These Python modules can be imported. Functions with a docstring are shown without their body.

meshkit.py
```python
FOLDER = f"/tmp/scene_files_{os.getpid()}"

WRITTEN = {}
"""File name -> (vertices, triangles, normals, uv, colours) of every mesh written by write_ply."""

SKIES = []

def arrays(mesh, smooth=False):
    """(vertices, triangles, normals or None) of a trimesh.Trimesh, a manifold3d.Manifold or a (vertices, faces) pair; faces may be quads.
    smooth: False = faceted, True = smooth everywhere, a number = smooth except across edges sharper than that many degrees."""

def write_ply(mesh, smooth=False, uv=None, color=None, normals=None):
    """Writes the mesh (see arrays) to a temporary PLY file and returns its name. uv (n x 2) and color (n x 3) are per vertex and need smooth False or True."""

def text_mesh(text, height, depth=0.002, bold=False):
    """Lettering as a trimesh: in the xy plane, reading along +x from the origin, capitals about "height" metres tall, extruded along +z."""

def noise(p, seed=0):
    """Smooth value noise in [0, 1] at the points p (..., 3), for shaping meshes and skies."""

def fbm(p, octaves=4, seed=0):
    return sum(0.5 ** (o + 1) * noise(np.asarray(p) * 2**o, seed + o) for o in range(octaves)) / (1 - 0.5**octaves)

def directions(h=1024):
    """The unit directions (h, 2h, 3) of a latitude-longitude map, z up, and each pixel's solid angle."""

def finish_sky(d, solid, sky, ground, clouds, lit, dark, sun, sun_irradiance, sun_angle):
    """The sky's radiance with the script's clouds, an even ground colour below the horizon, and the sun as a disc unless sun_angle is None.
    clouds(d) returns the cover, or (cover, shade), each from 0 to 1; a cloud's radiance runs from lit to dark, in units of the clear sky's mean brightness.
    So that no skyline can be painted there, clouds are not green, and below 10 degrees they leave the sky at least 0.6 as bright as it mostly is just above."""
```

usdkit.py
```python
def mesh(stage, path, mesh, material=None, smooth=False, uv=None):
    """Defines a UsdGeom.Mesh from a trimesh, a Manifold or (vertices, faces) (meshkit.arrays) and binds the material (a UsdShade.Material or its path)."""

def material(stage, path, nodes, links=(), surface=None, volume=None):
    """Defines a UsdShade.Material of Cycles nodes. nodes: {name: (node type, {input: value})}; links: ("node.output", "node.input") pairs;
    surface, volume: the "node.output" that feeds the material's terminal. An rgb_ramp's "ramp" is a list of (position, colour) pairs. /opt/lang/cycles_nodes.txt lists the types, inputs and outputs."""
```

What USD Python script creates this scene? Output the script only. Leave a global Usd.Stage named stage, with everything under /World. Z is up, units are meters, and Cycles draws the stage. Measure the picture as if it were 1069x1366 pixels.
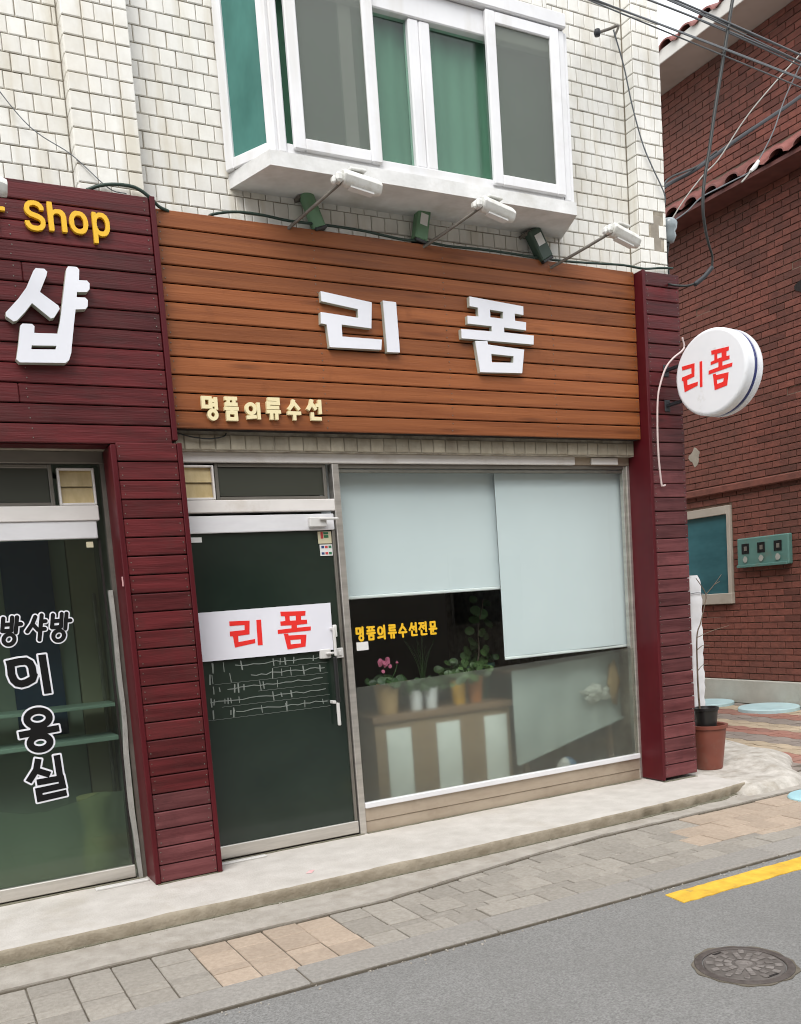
import math, random
import numpy as np, trimesh, usdkit, meshkit
from shapely.geometry import Polygon, LineString, Point
from shapely.ops import unary_union
from shapely import affinity
from pxr import Usd, UsdGeom, UsdLux, UsdShade, Gf, Sdf, Vt

random.seed(7); RNG = np.random.default_rng(7)
stage = Usd.Stage.CreateInMemory()
UsdGeom.SetStageUpAxis(stage, UsdGeom.Tokens.z); UsdGeom.SetStageMetersPerUnit(stage, 1.0)
W = UsdGeom.Xform.Define(stage, '/World'); stage.SetDefaultPrim(W.GetPrim())
UsdGeom.Scope.Define(stage, '/World/Looks')

# ---------------------------------------------------------------- camera, sky, sun
EYE = np.array([0.0, -5.1, 1.5])
RM = np.array([[0.8781265, -0.4730329, -0.07165], [-0.115194, -0.0636918, -0.991299], [0.4643535, 0.8787396, -0.11042]])
FPX, CX, CY, PW, PH = 1235.916, 543.832, 943.313, 1069.0, 1366.0
cam = UsdGeom.Camera.Define(stage, '/World/camera')
cam.CreateHorizontalApertureAttr(36.0); cam.CreateVerticalApertureAttr(36.0*1024/801)
cam.CreateFocalLengthAttr(FPX/PW*36.0)
cam.CreateHorizontalApertureOffsetAttr((PW/2-CX)/PW*36.0)
cam.CreateVerticalApertureOffsetAttr((CY-PH/2)/PW*36.0)
cam.CreateClippingRangeAttr(Gf.Vec2f(0.05, 2000))
mm = np.eye(4); mm[0, :3] = RM[0]; mm[1, :3] = -RM[1]; mm[2, :3] = -RM[2]; mm[3, :3] = EYE
cam.AddTransformOp().Set(Gf.Matrix4d(mm.tolist()))
cam.CreateExposureAttr(1.0)

SUN_DIR = np.array([-0.45, -0.55, 0.90]); SUN_DIR /= np.linalg.norm(SUN_DIR)
sun = UsdLux.DistantLight.Define(stage, '/World/sun')
sun.CreateNormalizeAttr(True); sun.CreateIntensityAttr(0.35); sun.CreateAngleAttr(35.0)
sun.CreateColorAttr(Gf.Vec3f(1.0, 0.97, 0.93))
zax = SUN_DIR; xax = np.cross([0, 0, 1.0], zax); xax /= np.linalg.norm(xax); yax = np.cross(zax, xax)
sm = np.eye(4); sm[0, :3], sm[1, :3], sm[2, :3] = xax, yax, zax
sun.AddTransformOp().Set(Gf.Matrix4d(sm.tolist()))
usdkit.material(stage, '/World/Looks/sky', {
    's': ('sky_texture', {'sky_type': 'single_scattering', 'sun_disc': False, 'sun_elevation': float(math.asin(SUN_DIR[2])), 'sun_rotation': float(math.atan2(SUN_DIR[0], SUN_DIR[1]))}),
    'tc': ('texture_coordinate', {}),
    'n': ('noise_texture', {'scale': 2.2, 'detail': 5.0, 'roughness': 0.55}),
    'r': ('rgb_ramp', {'ramp': [(0.0, (7.6, 7.8, 8.1)), (1.0, (9.6, 9.7, 9.8))]}),
    'm': ('mix', {'fac': 0.88}),
    'b': ('background_shader', {'strength': 0.10})},
    [('tc.generated', 'n.vector'), ('n.fac', 'r.fac'), ('s.color', 'm.color1'), ('r.color', 'm.color2'), ('m.color', 'b.color')], surface='b.background')
sky = UsdLux.DomeLight.Define(stage, '/World/sky')
UsdShade.MaterialBindingAPI.Apply(sky.GetPrim()).Bind(UsdShade.Material.Get(stage, '/World/Looks/sky'))
sky.GetPrim().SetCustomDataByKey('kind', 'structure')

# ---------------------------------------------------------------- helpers
def px(p):
    c = RM @ (np.asarray(p, float) - EYE)
    return (CX + FPX*c[0]/c[2], CY + FPX*c[1]/c[2], c[2])
def in_view(p, m=25):
    a, b, d = px(p)
    return d > 0 and -m < a < PW+m and -m < b < PH+m

class Node:
    def __init__(s, path, base): s.path, s.base, s.names = path, np.asarray(base, float), {}
    def prim(s): return stage.GetPrimAtPath(s.path)
ROOT = Node('/World', (0, 0, 0))
def fresh(node, name):
    k = node.names.get(name, -1) + 1; node.names[name] = k
    return f'{node.path}/{name}' + (f'_{k:03d}' if k else '')
def tag(o, label=None, cat=None, group=None, kind=None):
    p = o.prim() if isinstance(o, Node) else o
    for k, v in (('label', label), ('category', cat), ('group', group), ('kind', kind)):
        if v: p.SetCustomDataByKey(k, v)
    return o
def thing(name, label, cat, base, group=None, rz=0.0):
    path = fresh(ROOT, name); x = UsdGeom.Xform.Define(stage, path)
    x.AddTranslateOp().Set(Gf.Vec3d(*map(float, base)))
    if rz: x.AddRotateZOp().Set(rz)
    n = Node(path, base); tag(n, label, cat, group); return n
def structure(name):
    path = fresh(ROOT, name); UsdGeom.Xform.Define(stage, path)
    n = Node(path, (0, 0, 0)); tag(n, kind='structure'); return n
def part(node, name, mesh, mat, smooth=False, label=None, kind=None):
    """mesh is in world metres (things without rz) ; stored relative to the thing's base"""
    v, f = (np.array(mesh.vertices), np.array(mesh.faces)) if hasattr(mesh, 'vertices') else mesh
    path = fresh(node, name)
    usdkit.mesh(stage, path, trimesh.Trimesh(np.asarray(v) - node.base, f, process=False), MAT[mat], smooth=smooth)
    n = Node(path, node.base)
    if label or kind: tag(n, label, kind=kind)
    return n
def top_mesh(name, mesh, mat, label=None, cat=None, group=None, kind=None, smooth=False):
    n = part(ROOT, name, mesh, mat, smooth); tag(n, label, cat, group, kind); return n
def copy_of(src, name, label, cat, base, group=None, rot=None):
    path = fresh(ROOT, name); x = UsdGeom.Xform.Define(stage, path)
    x.AddTranslateOp().Set(Gf.Vec3d(*map(float, base)))
    if rot is not None: x.AddRotateXYZOp().Set(Gf.Vec3f(*map(float, rot)))
    x.GetPrim().GetReferences().AddInternalReference(src.path); x.GetPrim().SetInstanceable(True)
    tag(x.GetPrim(), label, cat, group); return x

def cat_(ms): return trimesh.util.concatenate(ms)
def box(x0, x1, y0, y1, z0, z1):
    m = trimesh.creation.box([x1-x0, y1-y0, z1-z0]); m.apply_translation([(x0+x1)/2, (y0+y1)/2, (z0+z1)/2]); return m
def cbox(x0, x1, y0, y1, z0, z1, c=0.004):
    """box with every edge chamfered"""
    c = min(c, (x1-x0)*.45, (y1-y0)*.45, (z1-z0)*.45)
    pts = []
    for sx in (0, 1):
        for sy in (0, 1):
            for sz in (0, 1):
                X, Y, Z = (x0, x1)[sx], (y0, y1)[sy], (z0, z1)[sz]
                dx, dy, dz = (c, -c)[sx], (c, -c)[sy], (c, -c)[sz]
                pts += [(X, Y+dy, Z+dz), (X+dx, Y, Z+dz), (X+dx, Y+dy, Z)]
    return trimesh.convex.convex_hull(np.array(pts))
def hull(pts): return trimesh.convex.convex_hull(np.asarray(pts, float))
def slab_on(o, u, v, n, wu, hv, t, c=0.006, back=0.0):
    """chamfered plate on plane through o, spanning wu along u, hv along v, proud t along n (18 triangles)"""
    o, u, v, n = (np.asarray(k, float) for k in (o, u, v, n))
    def ring(d, i): return [o+u*i+v*i+n*d, o+u*(wu-i)+v*i+n*d, o+u*(wu-i)+v*(hv-i)+n*d, o+u*i+v*(hv-i)+n*d]
    V = np.array(ring(-back, 0)+ring(max(t-c, t*.3), 0)+ring(t, c)); F = []
    for a, b in ((0, 4), (4, 8)):
        for k in range(4):
            j = (k+1) % 4; F += [[a+k, a+j, b+j], [a+k, b+j, b+k]]
    F += [[8, 9, 10], [8, 10, 11]]
    if np.dot(np.cross(u, v), n) < 0: F = [f[::-1] for f in F]
    return trimesh.Trimesh(V, F, process=False)
def spline(pts, k=8):
    P = np.asarray(pts, float)
    if len(P) < 3: return np.array([P[0]*(1-t)+P[1]*t for t in np.linspace(0, 1, k+1)])
    Q = np.vstack([2*P[0]-P[1], P, 2*P[-1]-P[-2]]); out = []
    for i in range(1, len(Q)-2):
        a, b, c, d = Q[i-1:i+3]
        for t in np.linspace(0, 1, k, endpoint=False):
            out.append(.5*((2*b)+(-a+c)*t+(2*a-5*b+4*c-d)*t*t+(-a+3*b-3*c+d)*t**3))
    out.append(P[-1]); return np.array(out)
def tube(pts, r, n=6, k=8, smooth_path=True):
    P = spline(pts, k) if smooth_path else np.asarray(pts, float)
    R = np.full(len(P), r) if np.ndim(r) == 0 else np.interp(np.linspace(0, 1, len(P)), np.linspace(0, 1, len(r)), r)
    T = np.gradient(P, axis=0); T /= np.linalg.norm(T, axis=1, keepdims=True)+1e-12
    ref = np.array([0, 0, 1.0]) if abs(T[:, 2]).mean() < .8 else np.array([1.0, 0, 0])
    A = np.cross(T, ref); A /= np.linalg.norm(A, axis=1, keepdims=True)+1e-12; B = np.cross(T, A)
    th = np.linspace(0, 2*np.pi, n, endpoint=False)
    V = (P[:, None]+R[:, None, None]*(np.cos(th)[None, :, None]*A[:, None]+np.sin(th)[None, :, None]*B[:, None])).reshape(-1, 3); F = []
    for i in range(len(P)-1):
        for j in range(n):
            a, b, c, d = i*n+j, i*n+(j+1) % n, (i+1)*n+(j+1) % n, (i+1)*n+j
            F += [[a, c, b], [a, d, c]]
    V = np.vstack([V, P[0], P[-1]]); e = len(V)-2; L = (len(P)-1)*n
    for j in range(n):
        F += [[e, j, (j+1) % n], [e+1, L+(j+1) % n, L+j]]
    return trimesh.Trimesh(V, F, process=False)
def lathe(profile, n=28, at=(0, 0, 0)):
    m = trimesh.creation.revolve(np.asarray(profile, float), sections=n); m.apply_translation(at); return m
def extr(poly, y_front, depth):
    """shapely polygon in (x, z) -> plate whose face towards the street lies at y_front"""
    ms = [trimesh.creation.extrude_polygon(g, depth, engine='earcut') for g in getattr(poly, 'geoms', [poly]) if g.area > 1e-7]
    m = cat_(ms); v = m.vertices
    m.vertices = np.c_[v[:, 0], y_front+depth-v[:, 2], v[:, 1]]
    return m
def bevel_letter(poly, y_front, depth, c=0.004):
    ms = [extr(poly, y_front+c, depth-c)]
    inner = poly.buffer(-c, join_style=2)
    if not inner.is_empty: ms.append(extr(inner, y_front, c+.0005))
    return cat_(ms)

# ---------------------------------------------------------------- materials
MAT = {}
def simple(name, col, rough=.5, metallic=0., **kw):
    MAT[name] = usdkit.material(stage, '/World/Looks/'+name, {'p': ('principled_bsdf', {'base_color': col, 'roughness': rough, 'metallic': metallic, **kw})}, surface='p.BSDF')
def noisy(name, dark, light, scale=(6, 6, 6), detail=5., rough=.6, rr=.15, bump=0., bscale=60., bstretch=(1, 1, 1), rnd=.0, island=.0, dirt=None, dscale=1.5, dlo=.55, dhi=.75, dmix=.7, metallic=0., spec=.5, coat=0., hue=0., lo=.25, hi=.75, knots=None, streak=None):
    """two tones by stretched noise, per-object and per-island brightness, large dirt patches, fine bump"""
    N = {'g': ('geometry', {}), 'o': ('object_info', {}), 'm': ('mapping', {'scale': scale}),
         'sh': ('vector_math', {'math_type': 'multiply_add', 'vector2': (17.0, 31.0, 23.0)}),
         'n': ('noise_texture', {'scale': 1.0, 'detail': detail, 'roughness': .6}),
         'r': ('rgb_ramp', {'ramp': [(lo, dark), (hi, light)]}),
         'k': ('math', {'math_type': 'multiply_add', 'value2': rnd*2, 'value3': 1-rnd}),
         'k2': ('math', {'math_type': 'multiply_add', 'value2': island*2, 'value3': -island}),
         'ks': ('math', {'math_type': 'add'}),
         'hs': ('hsv', {}),
         'p': ('principled_bsdf', {'metallic': metallic, 'specular_ior_level': spec, 'coat_weight': coat}),
         'rm': ('math', {'math_type': 'multiply_add', 'value2': rr, 'value3': rough-rr/2})}
    L = [('g.position', 'm.vector'), ('o.random', 'sh.vector1'), ('m.vector', 'sh.vector3'), ('sh.vector', 'n.vector'), ('n.fac', 'r.fac'),
         ('o.random', 'k.value1'), ('g.random_per_island', 'k2.value1'), ('k.value', 'ks.value1'), ('k2.value', 'ks.value2'),
         ('ks.value', 'hs.value'), ('r.color', 'hs.color'), ('n.fac', 'rm.value1'), ('rm.value', 'p.roughness')]
    last = 'hs.color'
    if hue:
        N['hu'] = ('math', {'math_type': 'multiply_add', 'value2': hue, 'value3': .5-hue/2}); L += [('g.random_per_island', 'hu.value1'), ('hu.value', 'hs.hue')]
    if dirt is not None:
        N['dn'] = ('noise_texture', {'scale': dscale, 'detail': 6., 'roughness': .65})
        N['dr'] = ('map_range', {'from_min': dlo, 'from_max': dhi, 'to_min': 0., 'to_max': dmix, 'clamp': True})
        N['dm'] = ('mix', {'color2': dirt})
        L += [('g.position', 'dn.vector'), ('dn.fac', 'dr.value'), ('dr.result', 'dm.fac'), (last, 'dm.color1')]; last = 'dm.color'
    if knots:
        N['km'] = ('mapping', {'scale': knots}); N['kv'] = ('voronoi_texture', {'scale': 1., 'randomness': 1.})
        N['kn'] = ('vector_math', {'math_type': 'multiply_add', 'vector2': (11.0, 5.0, 7.0)})
        N['kr'] = ('map_range', {'from_min': .05, 'from_max': .20, 'to_min': .6, 'to_max': 0., 'clamp': True})
        N['kx'] = ('mix', {'color2': tuple(.5*c for c in dark)})
        L += [('g.position', 'km.vector'), ('o.random', 'kn.vector1'), ('km.vector', 'kn.vector3'), ('kn.vector', 'kv.vector'), ('kv.distance', 'kr.value'), ('kr.result', 'kx.fac'), (last, 'kx.color1')]; last = 'kx.color'
    if streak is not None:
        N['sm'] = ('mapping', {'scale': (9., 9., .9)}); N['sn'] = ('noise_texture', {'scale': 1., 'detail': 5.})
        N['sr'] = ('map_range', {'from_min': .54, 'from_max': .72, 'to_min': 0., 'to_max': .5, 'clamp': True}); N['sx'] = ('mix', {'color2': streak})
        L += [('g.position', 'sm.vector'), ('sm.vector', 'sn.vector'), ('sn.fac', 'sr.value'), ('sr.result', 'sx.fac'), (last, 'sx.color1')]; last = 'sx.color'
    L.append((last, 'p.base_color'))
    if bump:
        N['bm'] = ('mapping', {'scale': tuple(bscale*s for s in bstretch)}); N['bn'] = ('noise_texture', {'scale': 1., 'detail': 4.})
        N['b'] = ('bump', {'strength': min(1., bump), 'distance': .004})
        L += [('g.position', 'bm.vector'), ('bm.vector', 'bn.vector'), ('bn.fac', 'b.height'), ('b.normal', 'p.normal')]
    MAT[name] = usdkit.material(stage, '/World/Looks/'+name, N, L, surface='p.BSDF')
def pane(name, tint, glossy=(1, 1, 1), rough=0.0, haze=0., hazecol=(.5, .5, .5), ior=1.5):
    N = {'f': ('fresnel', {'IOR': ior}), 't': ('transparent_bsdf', {'color': tint}), 'gl': ('glossy_bsdf', {'color': glossy, 'roughness': rough}), 'mx': ('mix_closure', {})}
    N['ge'] = ('geometry', {}); N['iv'] = ('math', {'math_type': 'subtract', 'value1': 1.0}); N['ff'] = ('math', {'math_type': 'multiply'})
    L = [('ge.backfacing', 'iv.value2'), ('iv.value', 'ff.value1'), ('f.fac', 'ff.value2'), ('ff.value', 'mx.fac'), ('t.BSDF', 'mx.closure1'), ('gl.BSDF', 'mx.closure2')]; out = 'mx.closure'
    if haze:
        N['d'] = ('diffuse_bsdf', {'color': hazecol}); N['tl'] = ('translucent_bsdf', {'color': hazecol}); N['dt'] = ('mix_closure', {'fac': .5})
        N['hz'] = ('mix_closure', {'fac': haze})
        L += [('d.BSDF', 'dt.closure1'), ('tl.BSDF', 'dt.closure2'), ('dt.closure', 'hz.closure2'), ('t.BSDF', 'hz.closure1'), ('hz.closure', 'mx.closure1')]
        L = [l for l in L if l != ('t.BSDF', 'mx.closure1')]
    MAT[name] = usdkit.material(stage, '/World/Looks/'+name, N, L, surface=out)

noisy('glazed_tile', (.71, .69, .63), (.87, .86, .81), (9, 9, 5), rough=.28, rr=.2, rnd=.05, island=.05, dirt=(.50, .42, .28), dscale=1.3, dlo=.52, dhi=.8, dmix=.5, bump=.25, bscale=30, streak=(.52, .46, .33))
noisy('old_tile', (.30, .26, .19), (.46, .41, .31), (12, 12, 6), rough=.5, rnd=.1, island=.1, dirt=(.16, .12, .08), dscale=4, dlo=.5, dhi=.8, bump=.3)
noisy('grout', (.22, .19, .145), (.42, .375, .30), (14, 14, 14), rough=.9, bump=.4, lo=.35, hi=.65)
noisy('bare_render', (.24, .21, .17), (.38, .34, .28), (8, 8, 8), rough=.9, bump=.5, bscale=40)
noisy('cedar', (.190, .056, .0175), (.305, .102, .034), (1.0, 20, 30), detail=8, rough=.46, rr=.16, rnd=.17, dirt=(.125, .034, .010), dscale=5, dlo=.57, dhi=.78, dmix=.5, bump=.3, bscale=12, bstretch=(.5, 5, 14), spec=.3, lo=.3, hi=.7, knots=(1.5, 3, 10.6))
noisy('maroon', (.050, .0058, .0068), (.118, .0135, .0158), (2.2, 16, 30), detail=8, rough=.44, rr=.25, rnd=.25, dirt=(.060, .020, .018), dscale=4, dlo=.5, dhi=.72, dmix=.6, bump=.4, bscale=12, bstretch=(.5, 5, 14), spec=.35, lo=.3, hi=.7, knots=(1.6, 3, 11))
noisy('maroon_worn', (.070, .015, .017), (.160, .050, .052), (2.2, 16, 24), detail=8, rough=.54, rr=.2, rnd=.30, dirt=(.055, .015, .016), dscale=4, dlo=.46, dhi=.7, dmix=.65, bump=.4, bscale=12, bstretch=(.5, 5, 14), spec=.3, lo=.3, hi=.7, knots=(1.6, 3, 11))
noisy('maroon_trim', (.058, .003, .006), (.088, .006, .010), (10, 10, 2), rough=.42, spec=.3, bump=.12, bscale=10)
simple('dark_gap', (.012, .008, .007), .9)
simple('acrylic_white', (.78, .79, .84), .35)
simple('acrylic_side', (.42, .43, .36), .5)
simple('cream_letter', (.80, .70, .42), .45)
simple('yellow_letter', (.80, .47, .02), .4)
simple('red_letter', (.78, .028, .022), .4)
noisy('banner_white', (.70, .70, .76), (.76, .76, .82), (3, 3, 3), rough=.5)
noisy('upvc', (.70, .70, .71), (.81, .81, .82), (3, 3, 3), rough=.35, dirt=(.52, .49, .42), dscale=2.5, dlo=.55, dhi=.82, dmix=.5, streak=(.60, .58, .53))
noisy('painted_slab', (.62, .62, .60), (.79, .79, .78), (5, 5, 5), rough=.6, dirt=(.42, .40, .33), dscale=3.2, dlo=.5, dhi=.75, dmix=.55, bump=.5, bscale=30, lo=.33, hi=.66)
noisy('aluminium', (.50, .47, .43), (.66, .63, .58), (2, 2, 18), rough=.30, rr=.12, metallic=.75, dirt=(.35, .28, .20), dscale=5, dlo=.6, dhi=.8, dmix=.5)
noisy('alu_white', (.66, .63, .60), (.78, .75, .72), (3, 3, 8), rough=.35, dirt=(.45, .38, .30), dscale=6, dlo=.55, dhi=.8, dmix=.55)
noisy('alu_bright', (.74, .74, .76), (.84, .84, .86), (3, 3, 8), rough=.3, metallic=.2)
noisy('alu_dark', (.16, .15, .13), (.26, .24, .21), (3, 3, 8), rough=.4, metallic=.6)
noisy('plinth_metal', (.36, .29, .22), (.50, .42, .33), (3, 3, 10), rough=.42, rr=.2, metallic=.35, dirt=(.24, .18, .12), dscale=4, dlo=.5, dhi=.75, dmix=.5)
noisy('door_film', (.010, .017, .013), (.019, .030, .022), (.7, .7, 1.0), rough=.12, rr=.12, spec=.5, lo=.35, hi=.65)
simple('transom_dark', (.045, .048, .036), .35)
noisy('vent_amber', (.42, .31, .13), (.62, .50, .27), (16, 16, 5), rough=.4, bump=.2)
pane('clear_glass', (.955, .98, .972))
pane('salon_glass', (.80, .87, .82))
MAT['film_glass'] = usdkit.material(stage, '/World/Looks/film_glass', {'g': ('glass_bsdf', {'color': (.985, .99, .97), 'roughness': .19, 'IOR': 1.25}), 'd': ('diffuse_bsdf', {'color': (.46, .48, .42)}), 't': ('translucent_bsdf', {'color': (.46, .48, .42)}), 'a': ('mix_closure', {'fac': .5}), 'm': ('mix_closure', {'fac': .085})},
    [('d.BSDF', 'a.closure1'), ('t.BSDF', 'a.closure2'), ('g.BSDF', 'm.closure1'), ('a.closure', 'm.closure2')], surface='m.closure')
MAT['salon_film'] = usdkit.material(stage, '/World/Looks/salon_film', {'g': ('glass_bsdf', {'color': (.88, .90, .85), 'roughness': .26, 'IOR': 1.25}), 'd': ('diffuse_bsdf', {'color': (.36, .40, .335)}), 't': ('translucent_bsdf', {'color': (.36, .40, .335)}), 'a': ('mix_closure', {'fac': .5}), 'm': ('mix_closure', {'fac': .16})},
    [('d.BSDF', 'a.closure1'), ('t.BSDF', 'a.closure2'), ('g.BSDF', 'm.closure1'), ('a.closure', 'm.closure2')], surface='m.closure')
pane('bay_glass', (.78, .90, .84))
noisy('bay_side_glass', (.042, .135, .115), (.07, .21, .18), (3, 3, 1.5), rough=.30, rr=.12, spec=.3, lo=.35, hi=.65)
pane('insect_screen', (.74, .76, .72), rough=.5, haze=.36, hazecol=(.25, .27, .235))
noisy('bay_curtain', (.17, .245, .21), (.24, .325, .28), (5, 5, .6), rough=.9, rnd=.08)
noisy('bay_curtain_teal', (.07, .26, .22), (.10, .36, .30), (5, 5, .8), rough=.9)
noisy('blind', (.64, .69, .72), (.70, .745, .77), (1.3, 1.3, .5), rough=.85, rr=.05, bump=.2, bscale=400)
simple('blind_bar', (.80, .82, .82), .4)
noisy('room_wall', (.15, .155, .135), (.21, .21, .185), (1.5, 1.5, 1.5), rough=.9)
noisy('room_floor', (.20, .17, .14), (.27, .235, .195), (3, 3, 3), rough=.6)
noisy('counter_wood', (.24, .16, .10), (.34, .24, .15), (3, 3, 24), rough=.5)
noisy('counter_top', (.18, .11, .07), (.25, .16, .10), (3, 30, 3), rough=.4)
noisy('frost_panel', (.72, .77, .74), (.84, .88, .85), (16, 16, 16), rough=.6, bump=.4)
noisy('asphalt', (.125, .123, .117), (.285, .281, .272), (120, 120, 120), detail=6, rough=.9, dirt=(.155, .151, .142), dscale=.8, dlo=.42, dhi=.68, dmix=.5, bump=.8, bscale=170, lo=.30, hi=.70)
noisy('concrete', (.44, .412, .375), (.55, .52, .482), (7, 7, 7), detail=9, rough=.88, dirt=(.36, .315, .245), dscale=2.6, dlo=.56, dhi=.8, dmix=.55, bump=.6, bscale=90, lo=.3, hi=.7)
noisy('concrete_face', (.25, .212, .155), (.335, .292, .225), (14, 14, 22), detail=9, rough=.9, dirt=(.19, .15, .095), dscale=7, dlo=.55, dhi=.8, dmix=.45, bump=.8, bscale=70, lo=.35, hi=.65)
noisy('strip_concrete', (.30, .272, .236), (.41, .38, .338), (12, 12, 12), detail=9, rough=.9, dirt=(.215, .182, .138), dscale=4, dlo=.5, dhi=.78, dmix=.55, bump=.8, bscale=90, lo=.3, hi=.7)
noisy('paver_grey', (.245, .222, .19), (.335, .308, .27), (45, 45, 45), detail=8, rough=.85, rnd=.11, dirt=(.20, .178, .148), dscale=5, dlo=.52, dhi=.78, dmix=.4, bump=.7, bscale=140, lo=.3, hi=.7)
noisy('paver_tan', (.335, .262, .20), (.43, .345, .268), (45, 45, 45), detail=8, rough=.85, rnd=.09, dirt=(.27, .212, .165), dscale=5, dlo=.52, dhi=.78, dmix=.4, bump=.7, bscale=140, lo=.3, hi=.7)
noisy('kerb_stone', (.225, .21, .19), (.315, .296, .27), (60, 60, 60), detail=8, rough=.85, rnd=.06, dirt=(.18, .162, .138), dscale=4, dlo=.54, dhi=.8, dmix=.4, bump=.7, bscale=140, lo=.3, hi=.7)
noisy('joint_dirt', (.09, .075, .055), (.16, .14, .11), (20, 20, 20), rough=.95, bump=.6)
noisy('alley_red', (.25, .112, .082), (.34, .165, .125), (14, 14, 14), rough=.85, rnd=.14, dirt=(.21, .16, .13), dscale=3, dlo=.45, dhi=.75, dmix=.6, bump=.4)
noisy('alley_yellow', (.36, .285, .195), (.46, .37, .265), (14, 14, 14), rough=.85, rnd=.12, dirt=(.26, .21, .16), dscale=3, dlo=.45, dhi=.75, dmix=.6, bump=.4)
noisy('alley_grey', (.20, .165, .14), (.28, .235, .205), (14, 14, 14), rough=.85, rnd=.10, dirt=(.2, .17, .14), dscale=3, dlo=.5, dhi=.8, dmix=.5, bump=.4)
noisy('line_yellow', (.56, .33, .03), (.78, .49, .05), (14, 14, 14), rough=.7, dirt=(.30, .22, .09), dscale=16, dlo=.58, dhi=.72, dmix=.75, bump=.6, bscale=150, lo=.3, hi=.66)
noisy('cast_iron', (.055, .045, .040), (.12, .10, .09), (30, 30, 30), rough=.6, metallic=.2, bump=.5)
noisy('cast_iron_worn', (.12, .105, .095), (.24, .215, .20), (22, 22, 22), rough=.6, metallic=.1, bump=.5, lo=.35, hi=.65)
noisy('brick_red', (.125, .046, .025), (.240, .098, .054), (12, 12, 20), rough=.85, rnd=.22, island=.22, hue=.035, dirt=(.062, .036, .027), dscale=.6, dlo=.44, dhi=.72, dmix=.6, bump=.5, bscale=50)
noisy('brick_mortar', (.13, .085, .062), (.20, .14, .105), (18, 18, 18), rough=.95, bump=.5)
noisy('roof_tile', (.15, .05, .042), (.26, .10, .085), (8, 8, 8), rough=.7, rnd=.22, dirt=(.10, .055, .05), dscale=4, dlo=.5, dhi=.75, dmix=.6, bump=.3)
noisy('soffit_paint', (.52, .50, .46), (.62, .60, .56), (2, 2, 2), rough=.8, dirt=(.30, .27, .22), dscale=1.4, dlo=.5, dhi=.8, dmix=.5)
noisy('plinth_cement', (.36, .35, .31), (.46, .45, .40), (5, 5, 5), rough=.9, dirt=(.26, .22, .13), dscale=2.5, dlo=.55, dhi=.8, dmix=.5, bump=.4)
noisy('beige_frame', (.34, .30, .25), (.42, .375, .32), (4, 4, 4), rough=.6, dirt=(.25, .2, .15), dscale=4, dlo=.55, dhi=.8, dmix=.4)
noisy('teal_pane', (.02, .075, .09), (.06, .19, .22), (.6, .9, 2.2), rough=.15)
noisy('meter_green', (.065, .155, .135), (.095, .205, .18), (6, 6, 6), rough=.5, dirt=(.14, .10, .06), dscale=7, dlo=.55, dhi=.78, dmix=.55)
simple('black_glass', (.008, .009, .010), .12)
simple('grey_dial', (.30, .31, .28), .5)
noisy('ballast_green', (.10, .20, .11), (.145, .27, .155), (9, 9, 9), rough=.55, dirt=(.08, .09, .06), dscale=12, dlo=.55, dhi=.8, dmix=.6)
noisy('ballast_dark', (.032, .06, .042), (.05, .085, .06), (9, 9, 9), rough=.5)
simple('label_white', (.70, .70, .68), .5)
noisy('lamp_white', (.62, .62, .58), (.76, .76, .73), (9, 9, 9), rough=.4, dirt=(.38, .35, .26), dscale=14, dlo=.5, dhi=.75, dmix=.6)
noisy('rod_grey', (.13, .115, .10), (.22, .20, .17), (20, 20, 20), rough=.5, metallic=.5)
simple('cable_black', (.012, .014, .013), .5)
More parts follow.
